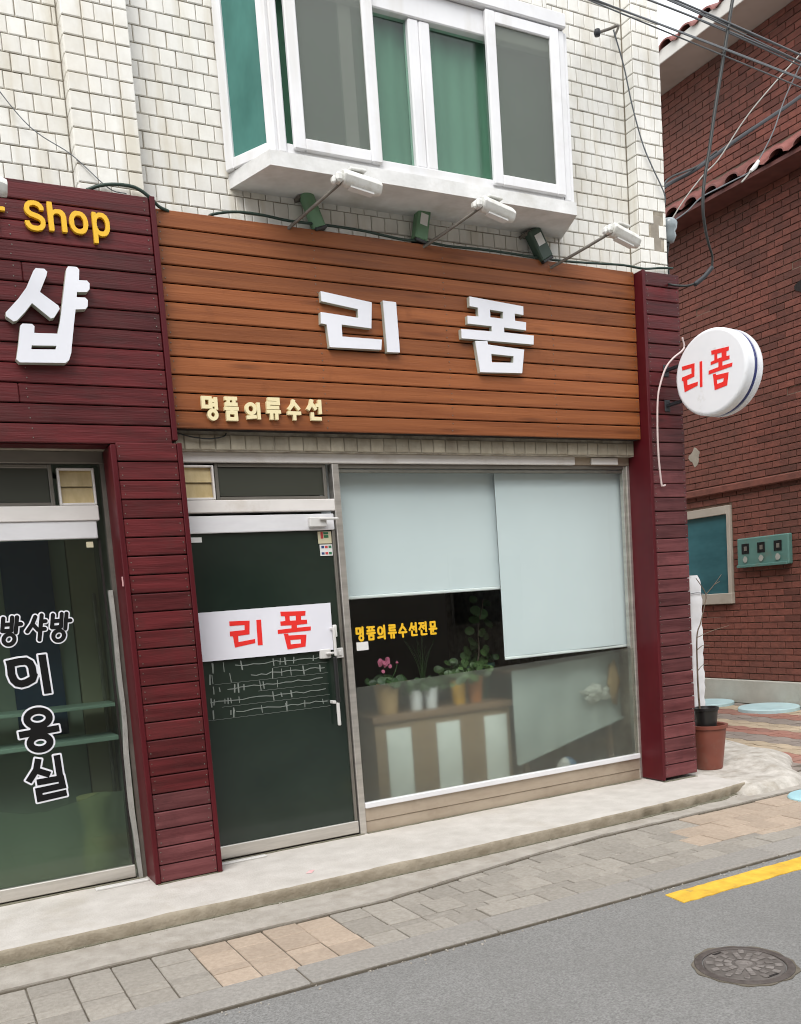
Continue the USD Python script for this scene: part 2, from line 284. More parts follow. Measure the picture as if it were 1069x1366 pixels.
simple('cable_green', (.015, .035, .025), .5)
simple('cable_grey', (.13, .14, .15), .6)
simple('cable_pink', (.62, .50, .48), .5)
simple('rope_white', (.36, .35, .32), .7)
simple('green_clip', (.02, .30, .10), .5)
noisy('disc_white', (.74, .76, .79), (.80, .81, .83), (5, 5, 5), rough=.32, dirt=(.42, .40, .31), dscale=6, dlo=.60, dhi=.78, dmix=.55)
simple('navy', (.015, .022, .13), .4)
simple('iron_black', (.018, .020, .024), .5)
simple('porcelain', (.26, .30, .32), .15)
noisy('terracotta', (.15, .040, .026), (.21, .062, .040), (6, 6, 6), rough=.5, dirt=(.17, .11, .085), dscale=7, dlo=.52, dhi=.75, dmix=.5)
simple('black_plastic', (.014, .014, .014), .35)
noisy('soil', (.02, .014, .01), (.05, .035, .025), (40, 40, 40), rough=.95)
noisy('twig', (.10, .075, .055), (.19, .14, .10), (30, 30, 30), rough=.8)
noisy('white_wrap', (.72, .72, .74), (.82, .82, .83), (9, 9, 9), rough=.5, bump=.7, bscale=14)
noisy('cover_blue', (.36, .52, .55), (.46, .62, .64), (5, 5, 5), rough=.5, dirt=(.34, .4, .38), dscale=4, dlo=.55, dhi=.8, dmix=.4)
noisy('cover_cyan', (.30, .52, .57), (.38, .60, .65), (5, 5, 5), rough=.5, bump=.4)
noisy('leaf_green', (.03, .085, .022), (.075, .15, .045), (30, 30, 30), rough=.45, rnd=.25, island=.25)
noisy('leaf_pale', (.06, .125, .035), (.13, .22, .075), (30, 30, 30), rough=.45, rnd=.25, island=.25)
simple('petal_pink', (.70, .17, .30), .6)
simple('pot_tan', (.46, .30, .14), .5)
simple('pot_white', (.72, .74, .76), .4)
simple('pot_yellow', (.66, .36, .03), .4)
simple('pot_orange', (.48, .17, .04), .4)
simple('pot_teal', (.09, .22, .18), .4)
noisy('cloth_grey', (.36, .42, .41), (.46, .52, .50), (4, 4, 4), rough=.9)
noisy('crumple_white', (.40, .42, .38), (.66, .68, .62), (14, 14, 14), rough=.9, lo=.4, hi=.6, bump=1., bscale=30)
simple('bag_tan', (.30, .20, .09), .7)
simple('ball_blue', (.10, .24, .42), .4)
simple('shelf_glass', (.30, .37, .34), .35)
simple('salon_blue', (.03, .055, .11), .6)
noisy('salon_beige', (.24, .22, .165), (.34, .31, .24), (2, 2, 2), rough=.9)
noisy('stool_olive', (.27, .255, .14), (.38, .36, .21), (5, 5, 5), rough=.6)
simple('letter_black', (.006, .006, .006), .6, 0., specular_ior_level=.2)
simple('sticker_cream', (.60, .55, .38), .5)
simple('sticker_red', (.5, .05, .05), .5)
simple('sticker_green', (.03, .16, .07), .5)
simple('sticker_navy', (.02, .05, .16), .5)
simple('chalk', (.21, .235, .215), .7)
simple('litter_pink', (.72, .42, .42), .7)
simple('tarnished', (.60, .59, .57), .4)

noisy('worn_strip', (.25, .25, .23), (.42, .41, .38), (20, 20, 5), rough=.7, dirt=(.12, .11, .09), dscale=9, dlo=.5, dhi=.75, dmix=.7, bump=.4)
noisy('opp_wall', (.17, .145, .12), (.26, .225, .185), (1, 1, 1), rough=.9)

noisy('salon_back', (.20, .225, .20), (.30, .33, .29), (1.2, 1.2, .7), rough=.9)
noisy('moss_dirt', (.10, .095, .06), (.20, .185, .135), (40, 40, 40), rough=.95, bump=1.)
noisy('cast_iron_lid', (.085, .074, .066), (.15, .132, .12), (24, 24, 24), rough=.65, metallic=.1, bump=.5)

noisy('rough_cement', (.33, .305, .265), (.54, .51, .465), (11, 11, 11), detail=9, rough=.92, dirt=(.24, .20, .145), dscale=4.5, dlo=.5, dhi=.72, dmix=.6, bump=1., bscale=60, lo=.34, hi=.66)

def flat(poly, z0, z1):
    m = cat_([trimesh.creation.extrude_polygon(g, z1-z0, engine='earcut') for g in getattr(poly, 'geoms', [poly])]); m.apply_translation([0, 0, z0]); return m
# ---------------------------------------------------------------- ground, road, pavement
road = structure('road')
part(road, 'carriageway', box(-150, 150, -150, 150, -.30, -.026), 'asphalt')
part(road, 'yellow_line', flat(Polygon([(3.150, -1.726)]+[(x, -1.724+RNG.uniform(-.004, .003)) for x in np.arange(3.2, 14, .035)]+[(x, -1.868+RNG.uniform(-.004, .005)) for x in np.arange(14, 3.17, -.035)]+[(3.135, -1.866)]), -.035, -.022), 'line_yellow')
pavement = structure('pavement')
part(pavement, 'sand_bed', box(-6, 20, -1.66, 9, -.12, -.016), 'joint_dirt')
rows = [(-1.458, -1.318), (-1.314, -1.250), (-1.246, -1.072), (-1.068, -.900), (-.896, -.66)]
for i in range(-3, 40):
    for r, (y0, y1) in enumerate(rows):
        x0 = .266+.1765*i + (.088 if (i >= 10 and r in (0, 2, 4)) else 0.)
        tan = (.96 < x0+.05 < 1.66) or (x0 > 3.95+.25*math.sin(r*2.1) and r > 0) or (x0 > 5.0)
        if i == 9 and r in (0, 2, 4):
            part(pavement, 'paver', slab_on((x0+.1765+.003, y0, -.020), (1, 0, 0), (0, 1, 0), (0, 0, 1), .082, y1-y0, .012, c=.004, back=.03), 'paver_grey')
        z = RNG.uniform(-.004, .003)
        m = slab_on((x0+.003, y0, z-.020), (1, 0, 0), (0, 1, 0), (0, 0, 1), .1705, y1-y0, .012, c=.004, back=.03)
        part(pavement, 'paver', m, 'paver_tan' if tan else 'paver_grey')
kerb = structure('kerb')
for k in range(-3, 10):
    x0 = 1.29+.923*k
    part(kerb, 'kerb_stone', cbox(x0+.004, x0+.919, -1.652, -1.463, -.15, -.006+RNG.uniform(-.002, .002), .008), 'kerb_stone')
def fline(x): return np.interp(x, [-2, 2.0, 3.0, 3.6, 5.6, 7], [-.925, -.92, -.765, -.70, -.688, -.68])
strip = structure('drain_strip')
xs = np.linspace(-2, 7.2, 93)
edge = [(x, fline(x)+RNG.uniform(-.004, .004)) for x in xs]
part(strip, 'concrete_strip', flat(Polygon(edge+[(7.2, -.3), (-2, -.3)]), -.04, .004), 'strip_concrete')
jd = [(x, fline(x)-.013-RNG.uniform(0, .004)) for x in np.linspace(-2, 7.2, 160)]+[(x, fline(x)+.01) for x in np.linspace(7.2, -2, 40)]
part(strip, 'dirt_joint', flat(Polygon(jd), -.02, -.0042), 'joint_dirt')
# raised front step of the shops: a slab with a broken, uneven front edge
step = structure('shop_step')
xs = np.arange(-2, 5.12, .02)
def sline(x): return np.interp(x, [-2, .8, 2.5, 3.7, 4.5, 4.8, 5.1], [-.605, -.612, -.60, -.578, -.556, -.53, -.49])
nz = lambda x, s, sc: (meshkit.fbm(np.c_[x*sc, np.full_like(x, s), np.zeros_like(x)], 4, seed=int(s))-.5)
chip = np.clip(meshkit.noise(np.c_[xs*3.1, xs*0+4, xs*0])-.62, 0, 1)*.14+np.where(xs > 4.05, np.abs(nz(xs, 9, 9))*.10, 0)
y_top = np.array([sline(x) for x in xs])+nz(xs, 3, 40)*.010+nz(xs, 13, 3)*.003+chip*.35
y_mid = np.array([sline(x) for x in xs])-.004+nz(xs, 5, 34)*.010+chip*.2
y_bot = np.array([sline(x) for x in xs])+.004+nz(xs, 6, 30)*.014+np.where(xs > 4.05, np.abs(nz(xs, 12, 7))*.09, 0)
V = []; F = []
prof = [(None, .12, None)]
cols = []
for i, x in enumerate(xs):
    cols.append([(x, .35, .075), (x, -.25, .076), (x, y_top[i]+.035, .0755), (x, y_top[i]+.006, .0725), (x, y_mid[i], .060), (x, (y_mid[i]+y_bot[i])/2, .032), (x, y_bot[i], -.01)])
A = np.array(cols); n, k = A.shape[:2]
top_f, face_f = [], []
for i in range(n-1):
    for j in range(k-1):
        q = [i*k+j, (i+1)*k+j, (i+1)*k+j+1, i*k+j+1]
        (top_f if j < 3 else face_f).extend([[q[0], q[2], q[1]], [q[0], q[3], q[2]]])
endcap = [[(n-1)*k, (n-1)*k+j+1, (n-1)*k+j] for j in range(1, k-1)]
P_ = A.reshape(-1, 3)
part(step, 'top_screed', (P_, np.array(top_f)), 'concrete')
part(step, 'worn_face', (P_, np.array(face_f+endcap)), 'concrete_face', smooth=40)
gl = [(x, (sline(x)+.03)) for x in np.linspace(-1.5, 5.0, 60)]+[(x, sline(x)-.006-.030*max(0., meshkit.noise(np.array([x*5., 3., 0.]))-.45)*(2.2 if x > 3.4 else 1.)-RNG.uniform(0, .004)) for x in np.linspace(5.0, -1.5, 400)]
part(step, 'dirt_line', flat(Polygon(gl).buffer(0), .0, .0085), 'moss_dirt')
# lump of cement that ramps round the corner into the alley
ramp = structure('cement_ramp')
gx, gy = np.meshgrid(np.linspace(4.98, 6.75, 60), np.linspace(-.69, 1.9, 80), indexing='ij')
right = np.interp(gy, [-.7, -.55, -.35, .0, .35, .7, 1.1, 1.9], [5.60, 5.66, 5.85, 6.15, 6.38, 6.52, 6.58, 6.5])+.05*np.sin(gy*9)+.05*np.sin(gy*4+1)
d = right-gx
hz = .115*np.clip(d/.34, 0, 1)**.55*np.clip((gy+.61)/.17, 0, 1)**.6*np.clip((gx-4.99)/.13+np.clip((gy+.42)/.1, 0, 1), 0, 1)
hz += (meshkit.fbm(np.stack([gx*3, gy*3, gx*0], -1), 5, seed=3)-.5)*.05*np.clip(d/.2, 0, 1)
hz -= .018*np.exp(-((gx-5.55-.12*np.sin(gy*7))/.02)**2)*(gy < .1)
hz = np.where((d < 0) | (gy < -.608) | ((gx < 5.0) & (gy < -.42)), -.03, hz)
hz = np.minimum(hz, .066+.05*np.clip((gx-5.46)/.22, 0, 1))
P_ = np.stack([gx, gy, hz], -1).reshape(-1, 3); F = []
for i in range(59):
    for j in range(79):
        a, b, c, e = i*80+j, (i+1)*80+j, (i+1)*80+j+1, i*80+j+1; F += [[a, b, c], [a, c, e]]
part(ramp, 'cement_mound', (P_, np.array(F)), 'rough_cement', smooth=True)
def lump(c, r, seed):
    m = trimesh.creation.icosphere(3); m.vertices = np.array(c)+m.vertices*np.array(r)*(.7+.7*meshkit.fbm(m.vertices*1.7+seed, 4)[:, None]); return m
for c, r, s in (((5.12, -.46, .02), (.07, .05, .055), 1), ((5.22, -.52, .005), (.09, .045, .045), 2), ((5.40, -.54, .0), (.10, .04, .04), 5)):
    part(ramp, 'broken_lump', lump(c, r, s*7.3), 'rough_cement', smooth=50)

# alley of wavy interlocking pavers laid in red, yellow and grey stripes
alley = structure('alley_paving')
part(alley, 'sand_bed', box(5.05, 9.0, -.6, 14, -.05, -.004), 'joint_dirt')
sw, pl = .155, .26
def wave(y): return .022*math.sin(2*math.pi*y/pl)
cand = []
for i in range(0, 24):
    for j in range(-3, 40):
        x0, y0 = 5.25+i*sw, j*pl+(pl/2 if i % 2 else 0)
        if x0+sw < 8.86 and y0 > -.30: cand.append((x0, y0, i))
def wavy(x0, y0):
    ys = np.linspace(y0+.004, y0+pl-.004, 7)
    a = [(x0+wave(y)+.004, y) for y in ys]; b = [(x0+sw+wave(y)-.004, y) for y in ys[::-1]]
    return flat(Polygon(b+a), -.03, .006+RNG.uniform(-.002, .002))
seen = [c for c in cand if in_view((c[0], c[1], 0)) and (c[0] > 6.2 or c[1] < .5)]
seen.sort(key=lambda c: px((c[0], c[1], 0))[2]); keep = set(seen[:300])
kinds = ['alley_red', 'alley_yellow', 'alley_grey']
rest = {k: [] for k in kinds}
for c in cand:
    kd = kinds[(c[2]//2) % 3]
    if c in keep: part(alley, 'wavy_paver', wavy(c[0], c[1]), kd)
    else: rest[kd].append(wavy(c[0], c[1]))
for kd in kinds: part(alley, 'paver_field', cat_(rest[kd]), kd, kind='stuff')

# ---------------------------------------------------------------- tiled building
B = thing('tiled_building', 'two-storey building clad in white glazed tiles with a white bay window over the shopfronts', 'building', (3.0, .08, 0))
wall_top = 6.4
fw = part(B, 'facade_wall', box(-1.6, 5.0, .079, .20, 2.43, wall_top), 'grout')
TW, TH = .0885, .0878
tiles = []
def tile_zone(x0, x1, z0, z1, y, mat='glazed_tile', parent=None, fixed=None, skip=()):
    r = 0; z = z0
    while z < z1-.01:
        h = min(TH, z1-z); off = ((r*.5) % 1)*TW if fixed is None else fixed[r % len(fixed)]
        off += RNG.choice([0, 0, 0, .012]) if fixed is None else 0
        x = x0; e = x0+(off if off > .02 else TW)
        while x < x1-.008:
            e = min(e, x1); e = x1 if x1-e < .018 else e
            if e-x > .012 and not any(a < (x+e)/2 < b and c < z+h/2 < d for a, b, c, d in skip):
                j = RNG.uniform(-.0011, .0011, 4)
                tiles.append((parent, (x+.0019+j[0], y+.006, z+.0024+j[1]), (1, 0, 0), (0, 0, 1), (0, -1, 0), e-x-.0038, h-.0048, .0062+j[2], mat))
            x = e; e = x+TW
        z += h; r += 1
def side_zone(x, y0, y1, z0, z1, nx, parent, mat='glazed_tile'):
    z = z0
    while z < z1-.01:
        h = min(TH, z1-z)
        if nx < 0: tiles.append((parent, (x+.0065, y1-.001, z+.0024), (0, -1, 0), (0, 0, 1), (-1, 0, 0), y1-y0-.003, h-.0048, .0065, mat))
        else: tiles.append((parent, (x-.010, y0+.002, z+.003), (0, 1, 0), (0, 0, 1), (1, 0, 0), y1-y0-.004, h-.006, .010, mat))
        z += h
Z0 = 3.560
pil = part(B, 'pilaster', box(1.025, 1.345, -.0235, .0785, 3.4, wall_top), 'grout')
cor = part(B, 'corner_pilaster', box(4.765, 4.999, -.0235, .0785, 2.44, wall_top), 'grout')
part(B, 'render_patch', cbox(4.865, 4.955, -.0262, .0, 3.82, 4.06, .002), 'bare_render')
tile_zone(-.2, 1.018, Z0, 5.2, .072, parent=fw)
for r_ in range(19):
    z = Z0+r_*TH; c_ = .165 if r_ % 2 else .200
    for a, e in ((0, .101), (.101, c_), (c_, .259), (.259, .334)):
        j = RNG.uniform(-.0012, .0012, 3)
        tiles.append((pil, (1.018+a+.0022+j[0], -.024, z+.0024+j[1]), (1, 0, 0), (0, 0, 1), (0, -1, 0), e-a-.0044, TH-.0048, .0062+j[2], 'glazed_tile'))
side_zone(1.018, -.018, .070, Z0, 5.2, -1, pil)
tile_zone(1.352, 1.93, Z0, 5.4, .072, parent=fw)
tile_zone(1.93, 4.13, Z0, 3.862, .072, parent=fw)
tile_zone(4.13, 4.758, Z0, 6.0, .072, parent=fw)
tile_zone(1.93, 4.13, 5.02, 6.0, .072, parent=fw)
tile_zone(4.758, 5.006, Z0, 6.2, -.030, parent=cor, skip=[(4.87, 4.95, 3.83, 4.05)])
side_zone(4.758, -.018, .070, Z0, 6.2, -1, cor)
tile_zone(1.41, 4.71, 2.433, 2.53, .072, mat='old_tile', parent=fw, fixed=[.05])
def tmesh(t): return slab_on(t[1], t[2], t[3], t[4], t[5], t[6], t[7], c=.0042, back=.0)
vis = []
for t in tiles:
    c = np.array(t[1])+np.array(t[2])*t[5]/2+np.array(t[3])*t[6]/2
    hidden = (c[2] < 3.66 and c[2] > 2.6 and c[0] < 4.75 and c[1] > 0) or (2.0 < c[0] < 4.0 and c[2] > 5)
    vis.append((not in_view(c, 12), hidden, px(c)[2]/(t[5]*t[6])**.5))
order = sorted(range(len(tiles)), key=lambda i: vis[i])
single = set(order[:300]); rem = {}
for i in order:
    t = tiles[i]
    if i in single: part(t[0], 'tile', tmesh(t), t[8])
    else: rem.setdefault((t[0].path, t[8]), (t[0], []))[1].append(tmesh(t))
for (pth, mt), (par, ms) in rem.items(): part(par, 'tile_field', cat_(ms), mt, kind='stuff')
part(B, 'side_wall', box(4.80, 5.0, .2005, 9, 0, wall_top), 'grout')
part(B, 'rear_wall', box(-1.6, 4.80, 8.8, 9, 0, wall_top), 'room_wall')
part(B, 'left_wall', box(-1.8, -1.6, .083, 9, 0, wall_top), 'room_wall')
part(B, 'roof_slab', box(-1.8, 5.05, .0, 9.0, wall_top+.002, wall_top+.2), 'painted_slab')
part(B, 'ceiling', box(-1.6, 4.8, .202, 3.2, 2.44, 2.60), 'room_wall')
part(B, 'room_floor', box(-1.6, 4.8, .202, 3.2, .0, .07), 'room_floor')
part(B, 'back_partition', box(-1.6, 4.8, 3.0, 3.1, .072, 2.438), 'room_wall')
part(B, 'party_wall', box(1.06, 1.36, .05, 2.998, .072, 2.438), 'room_wall')

# bay window
bay = part(B, 'bay_window', hull([(x, y, z) for z in (3.855, 3.932) for x, y in ((1.85, .082), (1.968, -.272), (4.012, -.272), (4.16, .082))]), 'painted_slab', label='bay window with a white sill slab')
def frame(x0, x1, z0, z1, w, y0, y1, wb=None, c=.006):
    wb = wb or w
    return cat_([cbox(x0, x0+w, y0, y1, z0, z1, c), cbox(x1-w, x1, y0, y1, z0, z1, c), cbox(x0+w-.001, x1-w+.001, y0+.002, y1-.002, z0, z0+wb, c), cbox(x0+w-.001, x1-w+.001, y0+.002, y1-.002, z1-w, z1, c)])
part(bay, 'head_box', cbox(1.96, 3.99, -.285, -.10, 4.945, 5.03, .008), 'upvc')
part(bay, 'corner_post', cbox(2.030, 2.078, -.262, -.17, 3.934, 4.944, .008), 'upvc')
part(bay, 'corner_post', cbox(3.938, 3.99, -.262, -.17, 3.934, 4.944, .010), 'upvc')
part(bay, 'bottom_rail', cbox(2.079, 3.937, -.250, -.17, 3.934, 3.992, .006), 'upvc')
part(bay, 'top_rail', cbox(2.079, 3.937, -.246, -.17, 4.80, 4.9435, .006), 'upvc')
part(bay, 'mullion', cat_([cbox(2.888, 2.958, -.238, -.172, 3.993, 4.799, .008), cbox(2.960, 3.032, -.238, -.172, 3.993, 4.799, .008)]), 'upvc')
part(bay, 'inner_stile', cbox(2.464, 2.545, -.205, -.172, 3.993, 4.799, .006), 'upvc')
for a, b in ((2.115, 2.645), (3.397, 3.934)):
    part(bay, 'screen_sash', frame(a, b, 3.958, 4.936, .068, -.278, -.2475, .062), 'upvc')
    part(bay, 'insect_screen', box(a+.066, b-.066, -.262, -.260, 4.018, 4.87), 'insect_screen')
for a, b in ((2.079, 2.464), (2.545, 2.888), (3.032, 3.42), (3.46, 3.937)):
    part(bay, 'window_pane', box(a, b, -.200 if a != 2.545 else -.203, -.196 if a != 2.545 else -.199, 3.985, 4.805), 'bay_glass')
V = []
for i, x in enumerate(np.linspace(2.06, 3.95, 120)): V.append((x, -.150+.004*math.sin(i*.9)+.003*math.sin(i*.37)))
V = np.array(V)
cu = np.vstack([np.c_[V, np.full(120, 3.9)], np.c_[V, np.full(120, 4.96)]])
part(bay, 'curtain', (cu, np.array([[i, i+1, 121+i] for i in range(119)]+[[i, 121+i, 120+i] for i in range(119)])), 'bay_curtain', smooth=True)
def side_window(p0, p1, sgn):
    p0, p1 = np.array(p0), np.array(p1); L = np.linalg.norm(p1-p0); d = (p1-p0)/L; nn = np.array([d[1], -d[0]])*sgn
    def tr(m):
        v = m.vertices.copy(); m.vertices = np.c_[p0[0]+d[0]*v[:, 0]+nn[0]*v[:, 1], p0[1]+d[1]*v[:, 0]+nn[1]*v[:, 1], v[:, 2]]
        if sgn < 0: m.invert()
        return m
    part(bay, 'side_frame', tr(frame(.0, L, 3.934, 4.944, .060, .0, .035)), 'upvc')
    part(bay, 'side_pane', tr(box(.055, L-.055, .012, .018, 3.985, 4.89)), 'bay_side_glass')
    part(bay, 'side_curtain', tr(box(.02, L-.02, -.05, -.047, 3.94, 4.94)), 'bay_curtain_teal')
side_window((1.862, .07), (2.034, -.252), 1)
part(bay, 'top_board', hull([(x, y, z) for z in (4.95, 4.99) for x, y in ((1.86, .082), (2.03, -.24), (3.95, -.24), (4.13, .082))]), 'upvc')
side_window((4.10, .07), (3.985, -.235), -1)

# shopfront of the alteration shop
YF = .14
sf = part(B, 'shopfront_frame', cat_([cbox(1.40, 4.215, YF-.02, YF+.05, 2.376, 2.432, .004), cbox(4.36, 4.60, YF-.024, YF-.006, 2.378, 2.426, .004)]), 'alu_white')
part(sf, 'bare_head', cbox(4.2155, 4.718, YF-.004, YF+.05, 2.376, 2.432, .003), 'plinth_metal')
part(sf, 'mullion_post', cbox(2.366, 2.410, YF-.012, YF+.06, .076, 2.375, .003), 'aluminium')
part(sf, 'right_post', cat_([cbox(4.690, 4.735, YF-.005, YF+.05, .076, 2.375, .003), cbox(4.668, 4.6885, YF+.012, YF+.05, .2, 2.375, .003)]), 'aluminium')
part(sf, 'window_head', cat_([cbox(2.411, 4.667, YF+.004, YF+.05, 2.350, 2.375, .003), cbox(2.411, 4.667, YF+.012, YF+.05, 2.326, 2.343, .003)]), 'alu_dark')
part(sf, 'glazing_bead', cbox(2.411, 4.689, YF-.022, YF+.02, .236, .272, .004), 'alu_bright')
part(sf, 'sill_panel', cbox(2.411, 4.735, YF-.004, YF+.05, .1505, .2355, .003), 'plinth_metal')
part(sf, 'kick_panel', cbox(2.411, 4.735, YF+.002, YF+.05, .0755, .1495, .003), 'plinth_metal')
wp = part(B, 'shop_window_pane', box(2.40, 4.70, YF+.010, YF+.018, .25, 2.36), 'clear_glass')
part(wp, 'frosted_film', hull([(x, y, z) for y in (YF+.0040, YF+.0095) for x, z in ((2.411, .26), (4.70, .26), (4.70, 1.062), (3.65, 1.012), (2.411, 1.002))]), 'film_glass')
part(wp, 'white_sticker', box(2.446, 2.527, YF+.0065, YF+.0085, 1.232, 1.284), 'label_white')
tr = part(B, 'transom_bar', cbox(1.40, 2.3655, YF-.015, YF+.05, 2.094, 2.164, .004), 'alu_white')
part(tr, 'transom_pane', box(1.655, 2.315, YF+.02, YF+.026, 2.19, 2.352), 'transom_dark')
part(tr, 'transom_sash', frame(1.640, 2.332, 2.165, 2.374, .020, YF+.006, YF+.04, c=.003), 'alu_dark')
def vent(x0, x1, z0, z1, y, par):
    part(par, 'vent_frame', frame(x0, x1, z0, z1, .012, y-.010, y+.035, c=.003), 'alu_white')
    zm = (z0+z1)/2
    for a, b in ((z0+.013, zm-.002), (zm+.002, z1-.013)):
        part(par, 'louvre_pane', hull([(x, yy, z) for x in (x0+.013, x1-.013) for yy, z in ((y+.005, a), (y+.012, a), (y+.018, b), (y+.025, b))]), 'vent_amber')
vent(1.438, 1.632, 2.168, 2.362, YF+.004, tr)
door = part(B, 'shop_door', box(1.425, 2.352, YF+.012, YF+.022, .16, 1.985), 'door_film', label='dark green glass door under the brown signboard')
part(door, 'top_rail', cbox(1.412, 2.355, YF-.006, YF+.04, 1.980, 2.077, .004), 'alu_bright')
part(door, 'bottom_rail', cbox(1.412, 2.360, YF-.006, YF+.04, .088, .166, .004), 'aluminium')
part(door, 'right_stile', cbox(2.338, 2.358, YF-.002, YF+.04, .167, 1.979, .003), 'alu_dark')
part(door, 'closer_arm', cat_([cbox(2.18, 2.29, YF-.045, YF-.007, 1.995, 2.055, .006), cbox(2.24, 2.36, YF-.065, YF-.047, 2.035, 2.05, .004)]), 'tarnished')
part(door, 'floor_gap', box(1.41, 2.362, YF+.0, YF+.05, .0745, .0875), 'dark_gap')
part(door, 'pull_handle', cat_([cbox(2.266, 2.284, YF-.060, YF-.042, 1.215, 1.395, .006), cbox(2.268, 2.282, YF-.045, YF+.012, 1.375, 1.39, .003)]), 'tarnished')
part(door, 'lock_plate', cat_([cbox(2.19, 2.262, YF-.012, YF+.012, 1.205, 1.262, .004), cbox(2.225, 2.30, YF-.032, YF-.013, 1.228, 1.242, .004)]), 'tarnished')
part(door, 'keeper_plate', cat_([cbox(2.298, 2.345, YF-.014, YF-.003, 1.20, 1.262, .004), cbox(2.31, 2.33, YF-.022, YF-.013, 1.215, 1.245, .003)]), 'tarnished')
part(door, 'black_handle', cbox(2.258, 2.282, YF-.055, YF-.036, .93, 1.212, .006), 'black_plastic')
part(door, 'lower_handle', cat_([cbox(2.256, 2.276, YF-.052, YF-.034, .788, .932, .005), cbox(2.236, 2.256, YF-.048, YF+.011, .925, .945, .004)]), 'tarnished')
part(door, 'door_chime', cbox(2.290, 2.316, YF-.008, YF+.011, 1.33, 1.405, .004), 'label_white')
st = part(door, 'card_sticker', box(2.246, 2.334, YF+.008, YF+.0115, 1.900, 1.972), 'sticker_cream')
part(st, 'printed_block', cat_([box(2.264, 2.279, YF+.0065, YF+.0075, 1.93, 1.97)]), 'sticker_red')
part(st, 'printed_block', cat_([box(2.282, 2.314, YF+.0065, YF+.0075, 1.955, 1.968), box(2.285, 2.314, YF+.0065, YF+.0075, 1.934, 1.950)]), 'sticker_green')
st = part(door, 'payment_sticker', box(2.253, 2.335, YF+.008, YF+.0115, 1.826, 1.894), 'label_white')
for q, (cn, x) in enumerate((('sticker_navy', 2.262), ('sticker_red', 2.286), ('sticker_green', 2.310))):
    part(st, 'printed_block', cat_([box(x, x+.018, YF+.0065, YF+.0075, 1.872, 1.886), box(x, x+.018, YF+.0065, YF+.0075, 1.834, 1.848)]), cn)
part(door, 'paper_label', box(1.468, 1.530, YF+.008, YF+.0115, 1.931, 1.960), 'label_white')
# scraped remains of lettering below the banner
S_ = []
for r, (z, x0, x1) in enumerate(((1.215, 1.66, 2.20), (1.150, 1.75, 2.22), (1.085, 1.60, 2.20), (1.015, 1.49, 2.215), (.945, 1.64, 2.22))):
    pts = [(x, z+RNG.uniform(-.006, .006)) for x in np.linspace(x0, x1, 16)]
    S_.append(LineString(pts).buffer(.0022))
    for x in list(RNG.uniform(x0, x1, 5))+list(RNG.uniform(1.48, 1.72, 4)):
        h = RNG.uniform(.012, .032); S_.append(LineString([(x, z-h), (x+RNG.uniform(-.006, .006), z+h*.8)]).buffer(RNG.choice([.002, .003, .004])))
    S_.append(LineString([(1.47 if r == 4 else RNG.uniform(1.5, 1.9), z-.034), (2.24, z-.034)]).buffer(.0007))
part(door, 'scraped_marks', extr(unary_union(S_), YF+.0095, .002), 'chalk')

# salon door at the left
YS = .15
part(B, 'salon_transom_bar', cbox(-1.0, .978, YS-.015, YS+.05, 2.066, 2.146, .004), 'alu_white')
so = part(B, 'salon_transom', box(-1.0, .742, YS+.02, YS+.026, 2.17, 2.345), 'transom_dark')
part(so, 'transom_sash', frame(-1.0, .764, 2.147, 2.364, .02, YS+.006, YS+.04, c=.003), 'alu_dark')
vent(.786, .976, 2.149, 2.344, YS+.004, so)
part(B, 'salon_head', cbox(-1.0, 1.028, YS-.01, YS+.05, 2.366, 2.43, .003), 'alu_dark')
sd = part(B, 'salon_door', box(-.9, .962, YS+.012, YS+.020, .15, 1.98), 'salon_glass', label='salon glass door with outlined lettering')
part(sd, 'top_rail', cbox(-.9, .962, YS-.006, YS+.04, 1.972, 2.0655, .004), 'alu_bright')
part(sd, 'bottom_rail', cbox(-.9, .972, YS-.006, YS+.04, .086, .156, .004), 'aluminium')
part(sd, 'floor_gap', box(-.9, .975, YS, YS+.05, .0745, .0855), 'dark_gap')
part(sd, 'right_stile', box(.9625, .974, YS+.012, YS+.035, .157, 1.9715), 'dark_gap')
part(sd, 'sticker', box(.898, .934, YS+.007, YS+.011, 1.925, 1.955), 'sticker_cream')
xs_ = np.array([.975, .985, .978, .99, .982, .985]); zs_ = np.linspace(.08, 1.69, 40)
wob = .012*(meshkit.noise(np.c_[zs_*4, zs_*0, zs_*0+2])-.5)
ft = Polygon([(.980+w*1.6, z) for z, w in zip(zs_, wob)]+[(1.002+w*.9, z) for z, w in zip(zs_[::-1], wob[::-1])])
part(B, 'draught_strip', extr(ft, YS-.02, .05), 'worn_strip', label='peeling grey draught strip beside the salon door')
part(B, 'salon_jamb', box(1.008, 1.0585, YS-.005, YS+.05, .076, 2.43), 'alu_dark')
zt = np.linspace(-.9, .95, 60); zz = .56+.03*np.sin(zt*9)+.05*(meshkit.fbm(np.c_[zt*6, zt*0, zt*0+1], 4)-.5)
part(sd, 'frosted_film', extr(Polygon(list(zip(zt, zz))+[(.95, .16), (-.9, .16)]), YS+.0215, .0015), 'salon_film')

